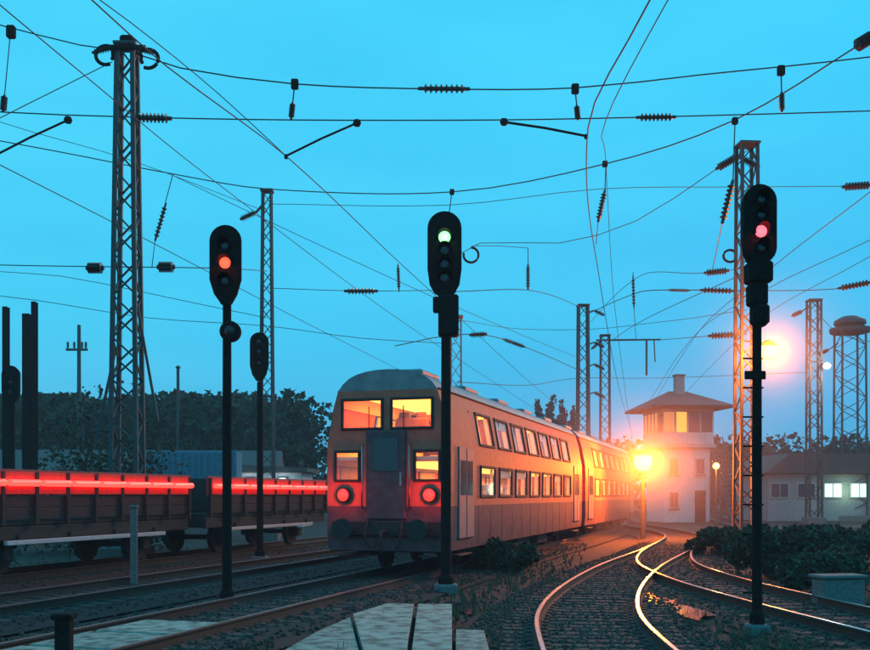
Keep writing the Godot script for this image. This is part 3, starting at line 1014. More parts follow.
func end_plate(z: float, y0: float, y1: float, flip: bool, holes: Array) -> ArrayMesh:
	# holes: [x from, x to, y from, y to], cut on both sides of the middle
	var st := start()
	var ys := [y0, y1]
	for i in 10: ys.append(lerpf(y0, y1, (i + 1) / 11.0))
	for h in holes: ys.append_array([h[2], h[3]])
	ys.sort()
	for i in ys.size() - 1:
		var a: float = ys[i]
		var b: float = ys[i + 1]
		if b - a < 0.0005: continue
		var wa := half_width(a)
		var wb := half_width(b)
		var spans := [[-2.0, 2.0]]
		for h in holes:
			if (a + b) * 0.5 > h[2] and (a + b) * 0.5 < h[3]: spans = [[-2.0, -h[1]], [-h[0], h[0]], [h[1], 2.0]]
		for sp in spans:
			var la := clampf(sp[0], -wa, wa)
			var ra := clampf(sp[1], -wa, wa)
			var lb := clampf(sp[0], -wb, wb)
			var rb := clampf(sp[1], -wb, wb)
			if flip: quad(st, Vector3(la, a, z), Vector3(lb, b, z), Vector3(rb, b, z), Vector3(ra, a, z))
			else: quad(st, Vector3(la, a, z), Vector3(ra, a, z), Vector3(rb, b, z), Vector3(lb, b, z))
	return commit(st)

func joined(list: Array) -> ArrayMesh:     # [[mesh, transform] ...]
	var st := SurfaceTool.new()
	for e in list: st.append_from(e[0], 0, e[1])
	return st.commit()

func ring_mesh(h: float, w: float, b: float, depth: float) -> ArrayMesh:     # a frame in the y-z plane
	var key := "ring %.3f %.3f" % [h, w]
	if not box_cache.has(key):
		var list := []
		for s in [-1.0, 1.0]:
			list.append([bbox(depth, b, w, 0.012), Transform3D(Basis.IDENTITY, Vector3(0, s * (h - b) * 0.5, 0))])
			list.append([bbox(depth - 0.004, h - 2 * b + 0.01, b, 0.012), Transform3D(Basis.IDENTITY, Vector3(0, 0, s * (w - b) * 0.5))])
		box_cache[key] = joined(list)
	return box_cache[key]

func wheelset(t: Node3D, z: float, r: float) -> void:
	for s in [-1.0, 1.0]:
		var w := part("wheel", lathe([[0.06, -0.08], [r * 0.7, -0.05], [r * 0.75, -0.065], [r, -0.065], [r, 0.05], [r + 0.028, 0.06], [r + 0.028, 0.08], [r * 0.7, 0.06], [0.06, 0.08]], 28), M.under, t, Transform3D(Basis(Vector3.BACK, PI * 0.5 * s), Vector3(s * 0.755, r + 0.046, z)))
		part("axle_box", bbox(0.28, 0.3, 0.34, 0.04), M.under, t, Transform3D(Basis.IDENTITY, Vector3(s * 1.0, r + 0.046, z)))
		w.name = "wheel"
	part("axle", tube(PackedVector3Array([Vector3(-0.74, r + 0.046, z), Vector3(0.74, r + 0.046, z)]), 0.08, 10), M.under, t)

func rail_car(label: String, where: Vector3, turn: float, length: float, last: bool) -> Node3D:
	# local +z is the near end
	var t := thing("double_deck_coach", label, "train", where, turn, "coaches of the passenger train")
	var z0 := -length * 0.5
	var z1 := length * 0.5
	part("lower_body", shell(0.55, 1.55, z0, z1), M.train_grey, t)
	part("waist_body", shell(1.55, 1.78, z0, z1), M.train_red, t)
	part("middle_body", shell(2.48, 3.04, z0, z1), M.train_red, t)
	part("upper_body", shell(3.80, 4.15, z0, z1), M.train_red, t)
	part("roof", shell(4.15, 4.7, z0, z1), M.train_roof, t)
	part("floor_pan", bbox(2.72, 0.1, length - 0.02, 0.02), M.under, t, Transform3D(Basis.IDENTITY, Vector3(0, 0.58, 0)))
	for e in [[z1, true], [z0, false]]:
		var holes := [[0.11, 1.07, 3.29, 3.95], [0.66, 1.24, 2.12, 2.78]] if last and e[1] else []
		part("end_wall_lower", end_plate(e[0], 0.55, 1.55, e[1], []), M.train_grey, t)
		part("end_wall", end_plate(e[0], 1.55, 4.15, e[1], holes), M.train_red, t)
		part("end_wall_top", end_plate(e[0], 4.15, 4.62, e[1], []), M.train_roof, t)
	# inside: linings, decks, ceiling lamps, seats
	for b in [[0.66, 1.78], [2.48, 3.04], [3.80, 4.12]]:
		part("lining", shell(b[0], b[1], z0 + 0.05, z1 - 0.05, -0.06), M.lining, t)
	put("deck_floor", 2.6, 0.06, length - 0.1, 0, 0.68, 0, M.train_grey, t, 0.01)
	put("deck_floor", 2.74, 0.08, length - 0.1, 0, 2.62, 0, M.lining, t, 0.01)
	put("ceiling", 2.2, 0.04, length - 0.1, 0, 4.1, 0, M.lining, t, 0.01)
	for yy in [2.55, 4.05]:
		for x in [-0.45, 0.45]:
			put("ceiling_lamp", 0.8, 0.05, length - 2.0, x, yy, 0, M.strip, t, 0.015)
		var al := AreaLight3D.new()
		al.light_color = Color(1.0, 0.52, 0.13)
		al.light_energy = 120.0
		al.area_size = Vector2(1.3, length - 2.0)
		al.shadow_enabled = true
		al.position = Vector3(0, yy - 0.06, 0)
		al.rotation.x = -PI * 0.5
		t.add_child(al)
	for deck in [0.71, 2.66]:
		for k in 10:
			for x in [-0.82, 0.82]:
				if rng.randf() < 0.1: continue
				part("seat", M.seat_mesh, M.seat, t, Transform3D(Basis(Vector3.UP, PI if k % 2 else 0.0), Vector3(x, deck, -length * 0.5 + 2.4 + k * (length - 4.8) / 9.0)))
	# side windows
	var n := int((length - 5.0) / 1.75)
	var gap := (length - 5.0) / n
	for sd in [-1.0, 1.0]:
		for rowi in 2:
			var y0: float = [1.78, 3.04][rowi]
			var y1: float = [2.48, 3.80][rowi]
			var yc := (y0 + y1) * 0.5
			var hh := y1 - y0
			var xm := (half_width(y0) + half_width(y1)) * 0.5
			var lean: float = atan2(half_width(y0) - half_width(y1), hh) * sd
			for k in n:
				var z := -length * 0.5 + 2.5 + (k + 0.5) * gap
				var f := part("window", ring_mesh(hh + 0.1, 1.54, 0.07, 0.06), M.under, t, Transform3D(Basis(Vector3.BACK, lean), Vector3(sd * (xm + 0.004), yc, z)))
				part("pane", bbox(0.012, hh - 0.02, 1.42, 0.003), M.pane, f, Transform3D(Basis.IDENTITY, Vector3(-sd * 0.006, 0, 0)))
				var drawn := 0.28 + 0.22 * rng.randf()
				if rowi == 0 and rng.randf() < 0.5: drawn = 0.16
				for q in [-1.0, 1.0]:
					part("added_curtain", curtain_mesh(hh - 0.04, snappedf(drawn * 1.42, 0.1)), M.added_curtain, f, Transform3D(Basis.IDENTITY, Vector3(-sd * 0.06, 0, q * (0.71 - snappedf(drawn * 1.42, 0.1) * 0.5))))
				if rng.randf() < 0.22: put("blind", 0.012, hh * 0.3, 1.36, -sd * 0.035, hh * 0.33, 0, M.lining, f, 0.003)
			if sd > 0:
				for k in n + 1:
					var a := z0 if k == 0 else -length * 0.5 + 2.5 + (k - 0.5) * gap + 0.72
					var b := z1 if k == n else -length * 0.5 + 2.5 + (k + 0.5) * gap - 0.72
					part("window_pillar", shell(y0, y1, a, b), M.train_red, t)
		for z in [-length * 0.5 + 1.4, length * 0.5 - 1.4]:
			var dr := put("door", 0.05, 2.1, 1.3, sd * 1.452, 1.85, z, M.train_door, t, 0.02)
			put("door_window", 0.02, 0.8, 0.42, sd * 0.024, 0.35, -0.3, M.glass, dr, 0.006)
			put("door_window", 0.02, 0.8, 0.42, sd * 0.024, 0.35, 0.3, M.glass, dr, 0.006)
			put("door_gap", 0.012, 2.06, 0.02, sd * 0.026, 0, 0, M.under, dr, 0.003)
			put("step", 0.3, 0.04, 1.1, sd * 1.3, 0.42, z, M.under, t, 0.01)
		for k in 12:
			put("panel_seam", 0.008, 0.98, 0.014, sd * 1.442, 1.06, -length * 0.5 + 2.6 + k * (length - 5.2) / 11.0, M.under, t, 0.002)
		put("rain_strip", 0.05, 0.035, length - 0.1, sd * 1.19, 4.165, 0, M.under, t, 0.01)
	# gutter ribs on the roof
	for k in 5:
		put("roof_vent", 0.9, 0.16, 1.4, 0, 4.68, -length * 0.4 + k * length * 0.2, M.train_roof, t, 0.05)
	# bogies
	for bz in [-length * 0.5 + 3.2, length * 0.5 - 3.2]:
		for s in [-1.0, 1.0]:
			put("bogie_frame", 0.14, 0.26, 3.3, s * 1.12, 0.55, bz, M.under, t, 0.04)
		for q in [-1.2, 1.2]: wheelset(t, bz + q, 0.43)
	for k in 3:
		put("equipment_box", 2.2, 0.36, 1.7, 0, 0.36, -3.0 + k * 3.0, M.under, t, 0.04)
	# near end: end door, lit upper windows, tail lamps, buffers, coupler
	for e in [1.0, -1.0]:
		var zz: float = z1 if e > 0 else z0
		for s in [-1.0, 1.0]:
			part("buffer_shank", tube(PackedVector3Array([Vector3(s * 0.88, 1.05, zz), Vector3(s * 0.88, 1.05, zz + e * 0.45)]), 0.1, 12), M.under, t)
			part("buffer_head", tube(PackedVector3Array([Vector3(s * 0.88, 1.05, zz + e * 0.45), Vector3(s * 0.88, 1.05, zz + e * 0.5)]), 0.23, 18), M.under, t)
		part("coupler", tube(PackedVector3Array([Vector3(0, 0.98, zz), Vector3(0, 0.98, zz + e * 0.38), Vector3(0, 0.75, zz + e * 0.42), Vector3(0, 0.55, zz + e * 0.36)]), 0.05, 8), M.under, t)
		put("buffer_beam", 2.6, 0.34, 0.1, 0, 1.05, zz + e * 0.052, M.under, t, 0.02)
	if last:
		var gd := put("end_door", 0.95, 2.0, 0.1, 0, 2.25, z1 + 0.04, M.train_grey, t, 0.03)
		put("door_window", 0.6, 0.75, 0.04, 0, 0.45, 0.05, M.glass, gd, 0.01)
		put("handle", 0.05, 0.3, 0.06, 0.36, -0.1, 0.06, M.steel, gd, 0.01)
		for s in [-1.0, 1.0]:
			var uw := part("end_window", ring_mesh(0.72, 1.02, 0.06, 0.07), M.under, t, Transform3D(Basis(Vector3.UP, -PI * 0.5), Vector3(s * 0.59, 3.62, z1 + 0.01)))
			put("pane", 0.012, 0.64, 0.94, 0, 0, 0, M.pane, uw, 0.003)
			put("wiper", 0.014, 0.5, 0.025, 0.045, -0.08, 0.18 * s, M.under, uw, 0.004)
			var lw := part("end_window", ring_mesh(0.72, 0.64, 0.06, 0.07), M.under, t, Transform3D(Basis(Vector3.UP, -PI * 0.5), Vector3(s * 0.95, 2.45, z1 + 0.01)))
			put("pane", 0.012, 0.64, 0.56, 0, 0, 0, M.pane, lw, 0.003)
			part("jumper_hose", tube(smooth_path([Vector3(s * 0.4, 1.25, z1 + 0.1), Vector3(s * 0.42, 0.9, z1 + 0.28), Vector3(s * 0.3, 0.62, z1 + 0.2), Vector3(s * 0.2, 0.8, z1 + 0.1)], 0.06), 0.025, 6), M.under, t)
			put("end_step", 0.4, 0.04, 0.25, s * 1.0, 0.45, z1 + 0.08, M.under, t, 0.01)
			var tl := part("tail_lamp", lathe([[0.0, 0.0], [0.17, 0.0], [0.17, 0.1], [0.14, 0.12]], 20), M.under, t, Transform3D(Basis(Vector3.RIGHT, PI * 0.5), Vector3(s * 1.02, 1.8, z1)))
			part("lit_lens", lathe([[0.14, 0.09], [0.10, 0.125], [0.0, 0.14]], 20), M.red_lamp, tl)
			omni(t, Vector3(s * 1.02, 1.8, z1 + 0.22), Color(1, 0.08, 0.05), 0.5, 0.1)
			part("grab_rail", tube(PackedVector3Array([Vector3(s * 0.56, 1.5, z1 + 0.01), Vector3(s * 0.56, 1.52, z1 + 0.1), Vector3(s * 0.56, 2.9, z1 + 0.1), Vector3(s * 0.56, 2.92, z1 + 0.01)]), 0.018, 6), M.steel, t)
	return t

func build_train() -> void:
	var ang := atan(0.31)
	var dirv := Vector3(sin(ang), 0, -cos(ang))
	var start_d := 22.4
	var p0 := Vector3(-1.45 + 0.31 * (start_d - 21.2), 0, -start_d)
	var turn := -ang
	rail_car("red double-deck coach nearest the camera, with red tail lamps and lit windows", p0 + dirv * 9.4, turn, 18.8, true)
	rail_car("far double-deck coach ahead of the nearest one, ending by the bright yellow lamp", p0 + dirv * (18.8 + 0.9 + 9.4), turn, 18.8, false)

# ---------------------------------------------------------------- low wagons added in place of the red light streak
func added_low_wagon(label: String, where: Vector3, turn: float, length: float) -> void:  # wagon and red lamps added to stand in for the tail-lamp streak
	var t := thing("added_low_wagon", label, "wagon", where, turn, "added low wagons whose red lamps stand in for a light streak")
	put("deck", 2.7, 0.12, length, 0, 1.2, 0, M.under, t, 0.02)
	for s in [-1.0, 1.0]:
		put("side_sill", 0.14, 0.3, length, s * 1.28, 0.98, 0, M.under, t, 0.02)
		for k in 2:
			put("side_board", 0.06, 0.25, length, s * 1.38, 1.39 + k * 0.262, 0, M.under, t, 0.01)
		put("side_board", 0.07, 0.56, length, s * 1.39, 2.07, 0, M.wagon_red, t, 0.01)
		for k in 9:
			put("stake", 0.07, 1.15, 0.1, s * 1.45, 1.72, -length * 0.5 + 0.1 + k * (length - 0.2) / 8.0, M.under, t)
		put("running_rail", 0.1, 0.1, length * 0.7, s * 1.4, 0.78, 0, M.pale if s > 0 else M.under, t)
		for k in 4: put("hanger", 0.05, 0.14, 0.05, s * 1.38, 0.89, -length * 0.3 + k * length * 0.2, M.under, t)
	for k in 8:
		var l := (length - 0.2) / 8.0
		var z := -length * 0.5 + 0.1 + (k + 0.5) * l
		var h := put("streak_lamp", 0.03, 0.5, l - 0.11, 1.445, 2.06, z, M.wagon_red, t)  # added lamp row, drawn where the red light streak runs
		part("streak_lamp_tube", tube(PackedVector3Array([Vector3(0, 0, -l * 0.5 + 0.07), Vector3(0, 0, l * 0.5 - 0.07)]), 0.075, 10), M.red_tube, h, Transform3D(Basis.IDENTITY, Vector3(0.12, 0, 0)))
	var al := AreaLight3D.new()  # red light thrown outwards for the added lamps
	al.light_color = Color(1.0, 0.12, 0.08)
	al.light_energy = 1.2
	al.area_size = Vector2(length - 0.6, 0.2)
	al.shadow_enabled = true
	al.position = Vector3(1.66, 2.06, 0)
	al.rotation.y = -PI * 0.5
	t.add_child(al)
	for e in [-1.0, 1.0]:
		put("end_board", 2.7, 1.0, 0.06, 0, 1.78, e * (length * 0.5 - 0.04), M.under, t)
		put("buffer_beam", 2.6, 0.3, 0.12, 0, 1.0, e * (length * 0.5 - 0.02), M.under, t, 0.02)
		for s in [-1.0, 1.0]:
			part("buffer", lathe([[0.0, 0.0], [0.09, 0.0], [0.09, 0.38], [0.22, 0.38], [0.22, 0.43], [0.0, 0.44]], 16), M.under, t, Transform3D(Basis(Vector3.RIGHT, PI * 0.5 * e), Vector3(s * 0.88, 1.02, e * length * 0.5)))
		wheelset(t, e * length * 0.3, 0.46)

func build_wagons() -> void:
	var ang := atan(0.31)
	var dirv := Vector3(sin(ang), 0, -cos(ang))
	var labels := ["added low wagon whose red lamps stand in for a light streak, nearest the left edge", "added low wagon whose red lamps stand in for a light streak, second from the left edge", "added low wagon whose red lamps stand in for a light streak, left of the train's end"]
	var d := 11.0
	for i in 3:
		var p := Vector3(-10.45 + 0.31 * (d - 21.2), 0, -d)
		added_low_wagon(labels[i], p + dirv * 4.4, -ang, 8.6)
		d += 9.55 * cos(ang)
	# teal container standing behind them
	var c := thing("container", "blue-green freight container behind the added red-lamp wagons", "container", ground_at(186, 47), 0.06)
	for k in [-2.2, 2.2]: put("support", 2.3, 1.55, 0.5, 0.0, 0.78, -1.2 + (0.8 if k > 0 else -0.8), M.concrete_dark, c, 0.03)
	put("box", 4.6, 2.5, 2.3, 0, 2.82, -1.2, M.teal, c, 0.03)
	for k in 15: put("rib", 0.13, 2.3, 0.05, -2.1 + k * 0.3, 2.82, -0.02, M.teal, c)
	for x in [-2.27, 2.27]:
		put("corner_post", 0.16, 2.56, 0.16, x, 2.82, -0.06, M.teal, c)

# ---------------------------------------------------------------- masts
func build_masts() -> void:
	var H := 15.4
	var m := lattice_mast("tall lattice mast with looped cables on its top, at left", 127, 30.0, 48, 0.82, 0.46, 24, M.mast)
	# the mast's head: cross-bar, two cable loops, cap
	var ty := h_at(52, 30.0)
	var hx := (130.0 - 127.0) / F * 30.0
	for s in [-1.0, 1.0]:
		var pts := []
		for k in 15:
			var a := -0.5 + 5.6 * k / 14.0
			pts.append(Vector3(s * (0.62 - 0.34 * cos(a) * 0.9 + (0.1 if k < 3 else 0.0)) + hx, ty - 0.28 + 0.28 * sin(a) - 0.05 * s, 0.3))
		part("cable_loop", tube(smooth_path(pts, 0.06), 0.055, 8), M.black, m)
		insulator(Vector3(s * 0.25, ty + 0.02, 0.3), Vector3(s * 0.95, ty - 0.16, 0.3), 0.75, m)
	put("crossbar", 1.3, 0.14, 0.14, 0, ty, 0.3, M.black, m, 0.03)
	put("cap", 0.42, 0.3, 0.42, 0.03, h_at(42, 30.0), 0, M.black, m, 0.06)
	# strut and equipment low on the mast
	bar("strut", Vector3(-0.95, 3.4, 0.1), Vector3(-0.3, 6.4, 0.1), 0.07, 0.07, M.mast, m)
	bar("strut", Vector3(0.95, 4.2, 0.1), Vector3(0.35, 7.6, 0.1), 0.07, 0.07, M.mast, m)

	m = lattice_mast("slim lattice mast behind the right signal", 747, 38.9, 146, 0.75, 0.6, 22, M.mast)
	bracket(m, h_at(158, 38.9), -0.3, -0.25, 0.0)
	m = lattice_mast("pale lattice mast behind the left pair of signals", 267, 44.6, 192, 0.62, 0.36, 26, M.mast)
	bracket(m, h_at(205, 44.6), -0.2, -0.45, 0.3)
	m = lattice_mast("pale lattice mast right behind the green signal", 456, 46.0, 318, 0.5, 0.45, 14, M.mast_pale)
	m = lattice_mast("far lattice mast left of the signal box, taller of the two", 583, 71.6, 306, 0.85, 0.65, 18, M.mast)
	for y in [313, 345, 367, 395]: bracket(m, h_at(y, 71.6), 0.3, 0.8, -0.2)
	m = lattice_mast("far lattice mast left of the signal box, shorter one with a long cross-arm", 605, 84.6, 336, 0.85, 0.7, 16, M.mast)
	put("cross_arm", 5.4, 0.14, 0.14, 1.9, h_at(341, 84.6), 0.5, M.mast, m, 0.03)
	put("arm_hanger", 0.16, 3.0, 0.16, 3.4, h_at(341, 84.6) - 1.5, 0.5, M.mast, m, 0.03)
	insulator(Vector3(-0.3, h_at(341, 84.6), 0.5), Vector3(-1.2, h_at(350, 84.6), 0.5), 1.2, m)
	m = lattice_mast("far lattice mast between the right signal and the platform mast", 814, 70.0, 301, 0.85, 0.75, 18, M.mast)
	bracket(m, h_at(306, 70.0), -0.35, -0.8, 0.35)
	m = lattice_mast("wide lattice mast with a round lamp platform near the right edge", 850, 77.0, 334, 1.9, 1.75, 14, M.mast)
	var py := h_at(333, 77.0)
	part("platform", lathe([[0.0, 0.0], [1.45, 0.0], [1.5, 0.12], [1.5, 0.35], [0.0, 0.35]], 20), M.mast, m, Transform3D(Basis.IDENTITY, Vector3(0, py, 0)))
	part("lamp_ring", lathe([[0.0, 0.4], [0.9, 0.4], [1.2, 0.7], [1.15, 0.95], [0.6, 1.25], [0.0, 1.3]], 16), M.mast, m, Transform3D(Basis.IDENTITY, Vector3(0, py, 0)))
	bracket(m, h_at(343, 77.0), -0.9, -1.6, 0.5)
	lattice_mast("lattice mast outside the right edge carrying the nearest cross-span", 1010, 30.0, 30, 1.0, 0.48, 20, M.mast)
	lattice_mast("lattice mast outside the left edge carrying the nearest cross-span", -150, 30.0, 20, 1.0, 0.48, 20, M.mast)
	# plain posts at the left edge
	for e in [[6, 307, 0.2, "leftmost plain dark post at the left edge"], [27, 314, 0.3, "thickest plain dark post at the left edge, middle one"], [34.5, 302, 0.2, "tallest plain dark post, right of the three at the left edge"]]:
		var d := 40.0 if e[0] < 30 else 42.0
		var t := thing("steel_post", e[3], "post", ground_at(e[0], d), 0.0, "plain posts at the left edge")
		var h := h_at(e[1], d)
		put("flange", e[2], h, 0.04, 0, h * 0.5, 0.12, M.black, t, 0.006)
		put("flange", e[2], h, 0.04, 0, h * 0.5, -0.12, M.black, t, 0.006)
		put("web", 0.04, h, 0.2, 0, h * 0.5, 0, M.black, t, 0.006)
		put("footing", 0.7, 0.4, 0.7, 0, 0.12, 0, M.concrete_dark, t, 0.03)
	# small far pole with a cross-arm
	var u := thing("utility_pole", "small far pole with a cross-arm between the left posts and tall mast", "pole", ground_at(79, 78))
	var uh := h_at(325, 78)
	part("pole", tube(PackedVector3Array([Vector3.ZERO, Vector3(0, uh, 0)]), 0.22, 8, 0.14), M.mast, u)
	put("cross_arm", 1.7, 0.18, 0.16, -0.1, h_at(350, 78), 0.2, M.mast, u, 0.03)
	for x in [-0.8, -0.3, 0.3, 0.6]: insulator(Vector3(x, h_at(349, 78), 0.2), Vector3(x, h_at(342, 78), 0.2), 0.9, u)
	bar("stay", Vector3(0.9, 0, 0), Vector3(0.0, uh * 0.7, 0), 0.08, 0.08, M.mast, u)
	u = thing("utility_pole", "short thin pole on the wood's skyline right of the tall mast", "pole", ground_at(178, 78))
	part("pole", tube(PackedVector3Array([Vector3.ZERO, Vector3(0, h_at(368, 78), 0)]), 0.16, 8, 0.12), M.mast, u)
	part("pole_cap", lathe([[0.0, 0.0], [0.2, 0.0], [0.2, 0.1], [0.0, 0.25]], 8), M.mast, u, Transform3D(Basis.IDENTITY, Vector3(0, h_at(368, 78) - 0.02, 0)))

# ---------------------------------------------------------------- wires
func build_wires() -> void:
	var c := "cross-span wire"
	# nearest cross-span, 30 m away
	var g := "cross-span wires over the tracks"
	var t := wire("cross_span_wire", "upper sagging cross-span wire right of the tall mast", [[130, 52, 30], [180, 68, 30], [295, 84, 30], [440, 89, 30], [575, 88, 30], [700, 75, 30], [870, 57, 30], [1010, 36, 30]], 0.028, c, [[418, 88.5, 470, 89, 30, 1.0]], g)
	dropper(t, 295, 82, 291, 119, 30)
	dropper(t, 575, 87, 578, 120, 30)
	dropper(t, 781, 68, 782, 112, 30)
	wire("cross_span_wire", "upper cross-span wire left of the tall mast", [[130, 52, 30], [80, 45, 30], [0, 25, 30], [-150, -10, 30]], 0.024, c, [], g)
	wire("cross_span_wire", "level lower cross-span wire across the whole picture", [[-150, 100, 30], [0, 112, 30], [130, 117, 30], [290, 120, 30], [500, 120, 30], [655, 117, 30], [870, 111, 30], [1010, 106, 30]], 0.026, c, [[134, 117.5, 172, 118.5, 30, 1.1], [636, 117.5, 676, 117, 30, 0.9]], g)
	t = wire("hanging_wire", "short hanging wire with a block near the top left corner", [[11, 27, 30], [3, 112, 30]], 0.02, "wire", [[4.5, 95, 3, 112, 30, 0.8]])
	put("block", 0.26, 0.38, 0.2, 0, -0.15, 0, M.black, t, 0.04)
	steady_arm("long steady arm at the upper left edge", 68, 120, -8, 157, 30)
	steady_arm("steady arm pointing down left, left of the green signal", 357, 123, 286, 156, 30)
	steady_arm("steady arm reaching right, above the green signal", 504, 122, 586, 136, 30, 0.04)
	# the contact and catenary wires along the tracks, about 12 m over the rails
	var y12 := func(x: float, y: float) -> Array: return [x, y, 10200.0 / (HORIZON - y)]
	wire("contact_wire", "contact wire running from the top left corner down to the centre", [y12.call(40, -45), y12.call(92, 0), y12.call(165, 65), y12.call(286, 156), y12.call(400, 263), y12.call(545, 395), y12.call(620, 455)], 0.022, "wire", [], "contact wires along the tracks")
	wire("contact_wire", "twin wire close beside the contact wire at upper left", [[30, -50, 22], [130, 22, 25], [220, 95, 29], [286, 156, 30]], 0.018, "wire", [], "contact wires along the tracks")
	wire("contact_wire", "contact wire falling from the top edge right of centre", [y12.call(672, -45), y12.call(650, 0), y12.call(588, 128), y12.call(598, 270), y12.call(622, 400), y12.call(640, 455)], 0.026, "wire", [], "contact wires along the tracks")
	wire("contact_wire", "contact wire crossing behind the tall mast at left", [y12.call(-60, 135), y12.call(0, 165), y12.call(120, 226), y12.call(330, 335), y12.call(560, 450)], 0.022, "wire", [], "contact wires along the tracks")
	wire("contact_wire", "contact wire falling from the right edge towards the right signal", [y12.call(930, 145), y12.call(870, 192), y12.call(780, 261), y12.call(700, 330), y12.call(650, 410)], 0.022, "wire", [], "contact wires along the tracks")
	wire("contact_wire", "lower of the wires falling from the right edge", [[930, 205, 40], [870, 240, 44], [780, 282, 50], [700, 330, 62], [650, 400, 90]], 0.022, "wire", [], "contact wires along the tracks")
	# second cross-span, rising to the right
	t = wire("cross_span_wire", "long cross-span wire sagging behind the green signal and rising to the right edge", [[-60, 130, 44.6], [60, 152, 44.6], [173, 174, 44.6], [267, 189, 44.6], [452, 192, 43], [605, 164, 39], [735, 120, 34], [870, 38, 30], [930, 0, 28]], 0.032, c, [[855, 47, 873, 36, 30, 1.5]], g)
	dropper(t, 173, 174, 165, 204, 44.6, false)
	insulator(at(166, 203, 44.6) - t.position, at(155, 241, 44.6) - t.position, 0.9, t)
	link(t, [155, 241, 44.6], [152, 267, 30.5])
	dropper(t, 606, 164, 605, 190, 39, false)
	insulator(at(605, 190, 39) - t.position, at(598, 222, 39) - t.position, 0.9, t)
	link(t, [598, 222, 39], [596, 244, 40.6])
	dropper(t, 452, 192, 449, 214, 43, false)
	dropper(t, 735, 121, 733, 180, 34, false)
	insulator(at(733, 180, 34) - t.position, at(722, 224, 34) - t.position, 1.0, t)
	link(t, [722, 224, 34], [712, 272, 40.5])
	for k in [[605, 164, 39], [735, 121, 34], [452, 192, 43]]:
		part("clamp", bbox(0.2, 0.24, 0.16, 0.03), M.black, t, Transform3D(Basis.IDENTITY, at(k[0], k[1], k[2]) - t.position))
	wire("cross_span_wire", "thin level wire through the top of the green signal", [[267, 204, 44.6], [450, 205, 42], [600, 189, 40], [747, 187, 38.9], [870, 186, 38], [1000, 184, 37]], 0.018, c, [[842, 187, 872, 185, 38.2, 1.2]], g)
	wire("cross_span_wire", "wire from the right mast's top falling to the left", [[747, 151, 38.9], [715, 170, 39.5], [636, 221, 42], [560, 243, 43.5], [480, 243, 44.6], [445, 262, 45.5]], 0.022, c, [[740, 155, 716, 169, 39.2, 1.2]], g)
	t = wire("cross_span_wire", "level wire through the tall mast at left with two insulators", [[-60, 262, 32], [0, 265, 31], [127, 267, 30], [210, 268, 31], [267, 271, 44]], 0.02, c, [[86, 268, 104, 268, 30.5, 1.3], [157, 267, 175, 267, 30.5, 1.3]], g)
	wire("cross_span_wire", "thin wire below the level wire at left", [[-60, 268, 46], [60, 276, 45], [100, 283, 45], [180, 300, 44.6], [267, 318, 44.6]], 0.018, c, [], g)
	t = wire("cross_span_wire", "level wire left of the green signal with one insulator", [[267, 288, 44.6], [360, 291, 45], [456, 290, 46]], 0.02, c, [[344, 291, 378, 291, 45, 1.2]], g)
	dropper(t, 398, 264, 399, 292, 45, false)
	insulator(at(398, 265, 45) - t.position, at(399, 290, 45) - t.position, 0.7, t)
	t = wire("cross_span_wire", "wire right of the green signal rising from behind it", [[446, 292, 46], [528, 290, 52], [583, 308, 71.6]], 0.028, c, [], g)
	dropper(t, 528, 248, 528, 290, 52, false)
	insulator(at(528, 264, 52) - t.position, at(528, 290, 52) - t.position, 0.9, t)
	t = wire("cross_span_wire", "faint wire ending in a cable loop beside the green signal", [[528, 248, 52], [500, 246, 50], [472, 246, 48]], 0.02, c, [], g)
	var pts := []
	for k in 12:
		var a := 1.6 - 5.0 * k / 11.0
		pts.append(at(471 + 7.5 * cos(a), 255 - 7.5 * sin(a), 48) - t.position)
	part("cable_loop", tube(smooth_path(pts, 0.1), 0.06, 6), M.black, t)
	wire("cross_span_wire", "low wire with insulators behind the green signal's post", [[395, 346, 50], [432, 338, 50], [478, 334, 52], [530, 349, 60], [583, 372, 71.6]], 0.03, c, [[469, 335, 487, 334, 52, 1.3], [503, 339, 525, 347, 57, 1.1]], g)
	wire("cross_span_wire", "thick short wire left of the right mast", [[583, 316, 71.6], [640, 292, 52], [670, 290, 48], [747, 291, 38.9]], 0.03, c, [[700, 290, 735, 291, 41, 1.0], [668, 290, 690, 290.5, 47, 0.7]], g)
	t = wire("cross_span_wire", "wire with a loop and an insulator left of the right mast", [[747, 268, 38.9], [705, 273, 41], [640, 276, 50], [583, 330, 71.6]], 0.02, c, [[704, 273, 729, 270.5, 40.5, 1.1]], g)
	pts = []
	for k in 13:
		var a := TAU * k / 12.0
		pts.append(at(730 + 6.5 * cos(a), 256 - 6 * sin(a), 39.5) - t.position)
	part("cable_loop", tube(smooth_path(pts, 0.1), 0.05, 6), M.black, t)
	dropper(t, 633, 272, 634, 308, 51, false)
	insulator(at(633, 276, 51) - t.position, at(634, 308, 51) - t.position, 0.7, t)
	link(t, [634, 308, 51], [636, 341, 67])
	wire("cross_span_wire", "low wire with an insulator left of the right mast", [[747, 334, 38.9], [710, 336, 42], [655, 340, 60], [605, 341, 84.6]], 0.022, c, [[708, 336, 739, 334.5, 41, 1.1]], g)
	wire("cross_span_wire", "wire at the right edge with a long insulator, right of the right signal", [[747, 291, 38.9], [835, 289, 40], [870, 282, 40], [940, 272, 40]], 0.022, c, [[838, 288.5, 872, 282, 40, 1.0]], g)
	wire("cross_span_wire", "low wire from the far right masts to the right edge", [[814, 310, 70], [850, 338, 77], [900, 345, 75]], 0.03, c, [], g)
	# fine lines
	var g2 := "contact wires along the tracks"
	wire("contact_wire", "thin wire falling left from the tall mast's head", [[112, 62, 30], [60, 88, 28], [0, 118, 26], [-60, 150, 24]], 0.018, "wire", [], g2)
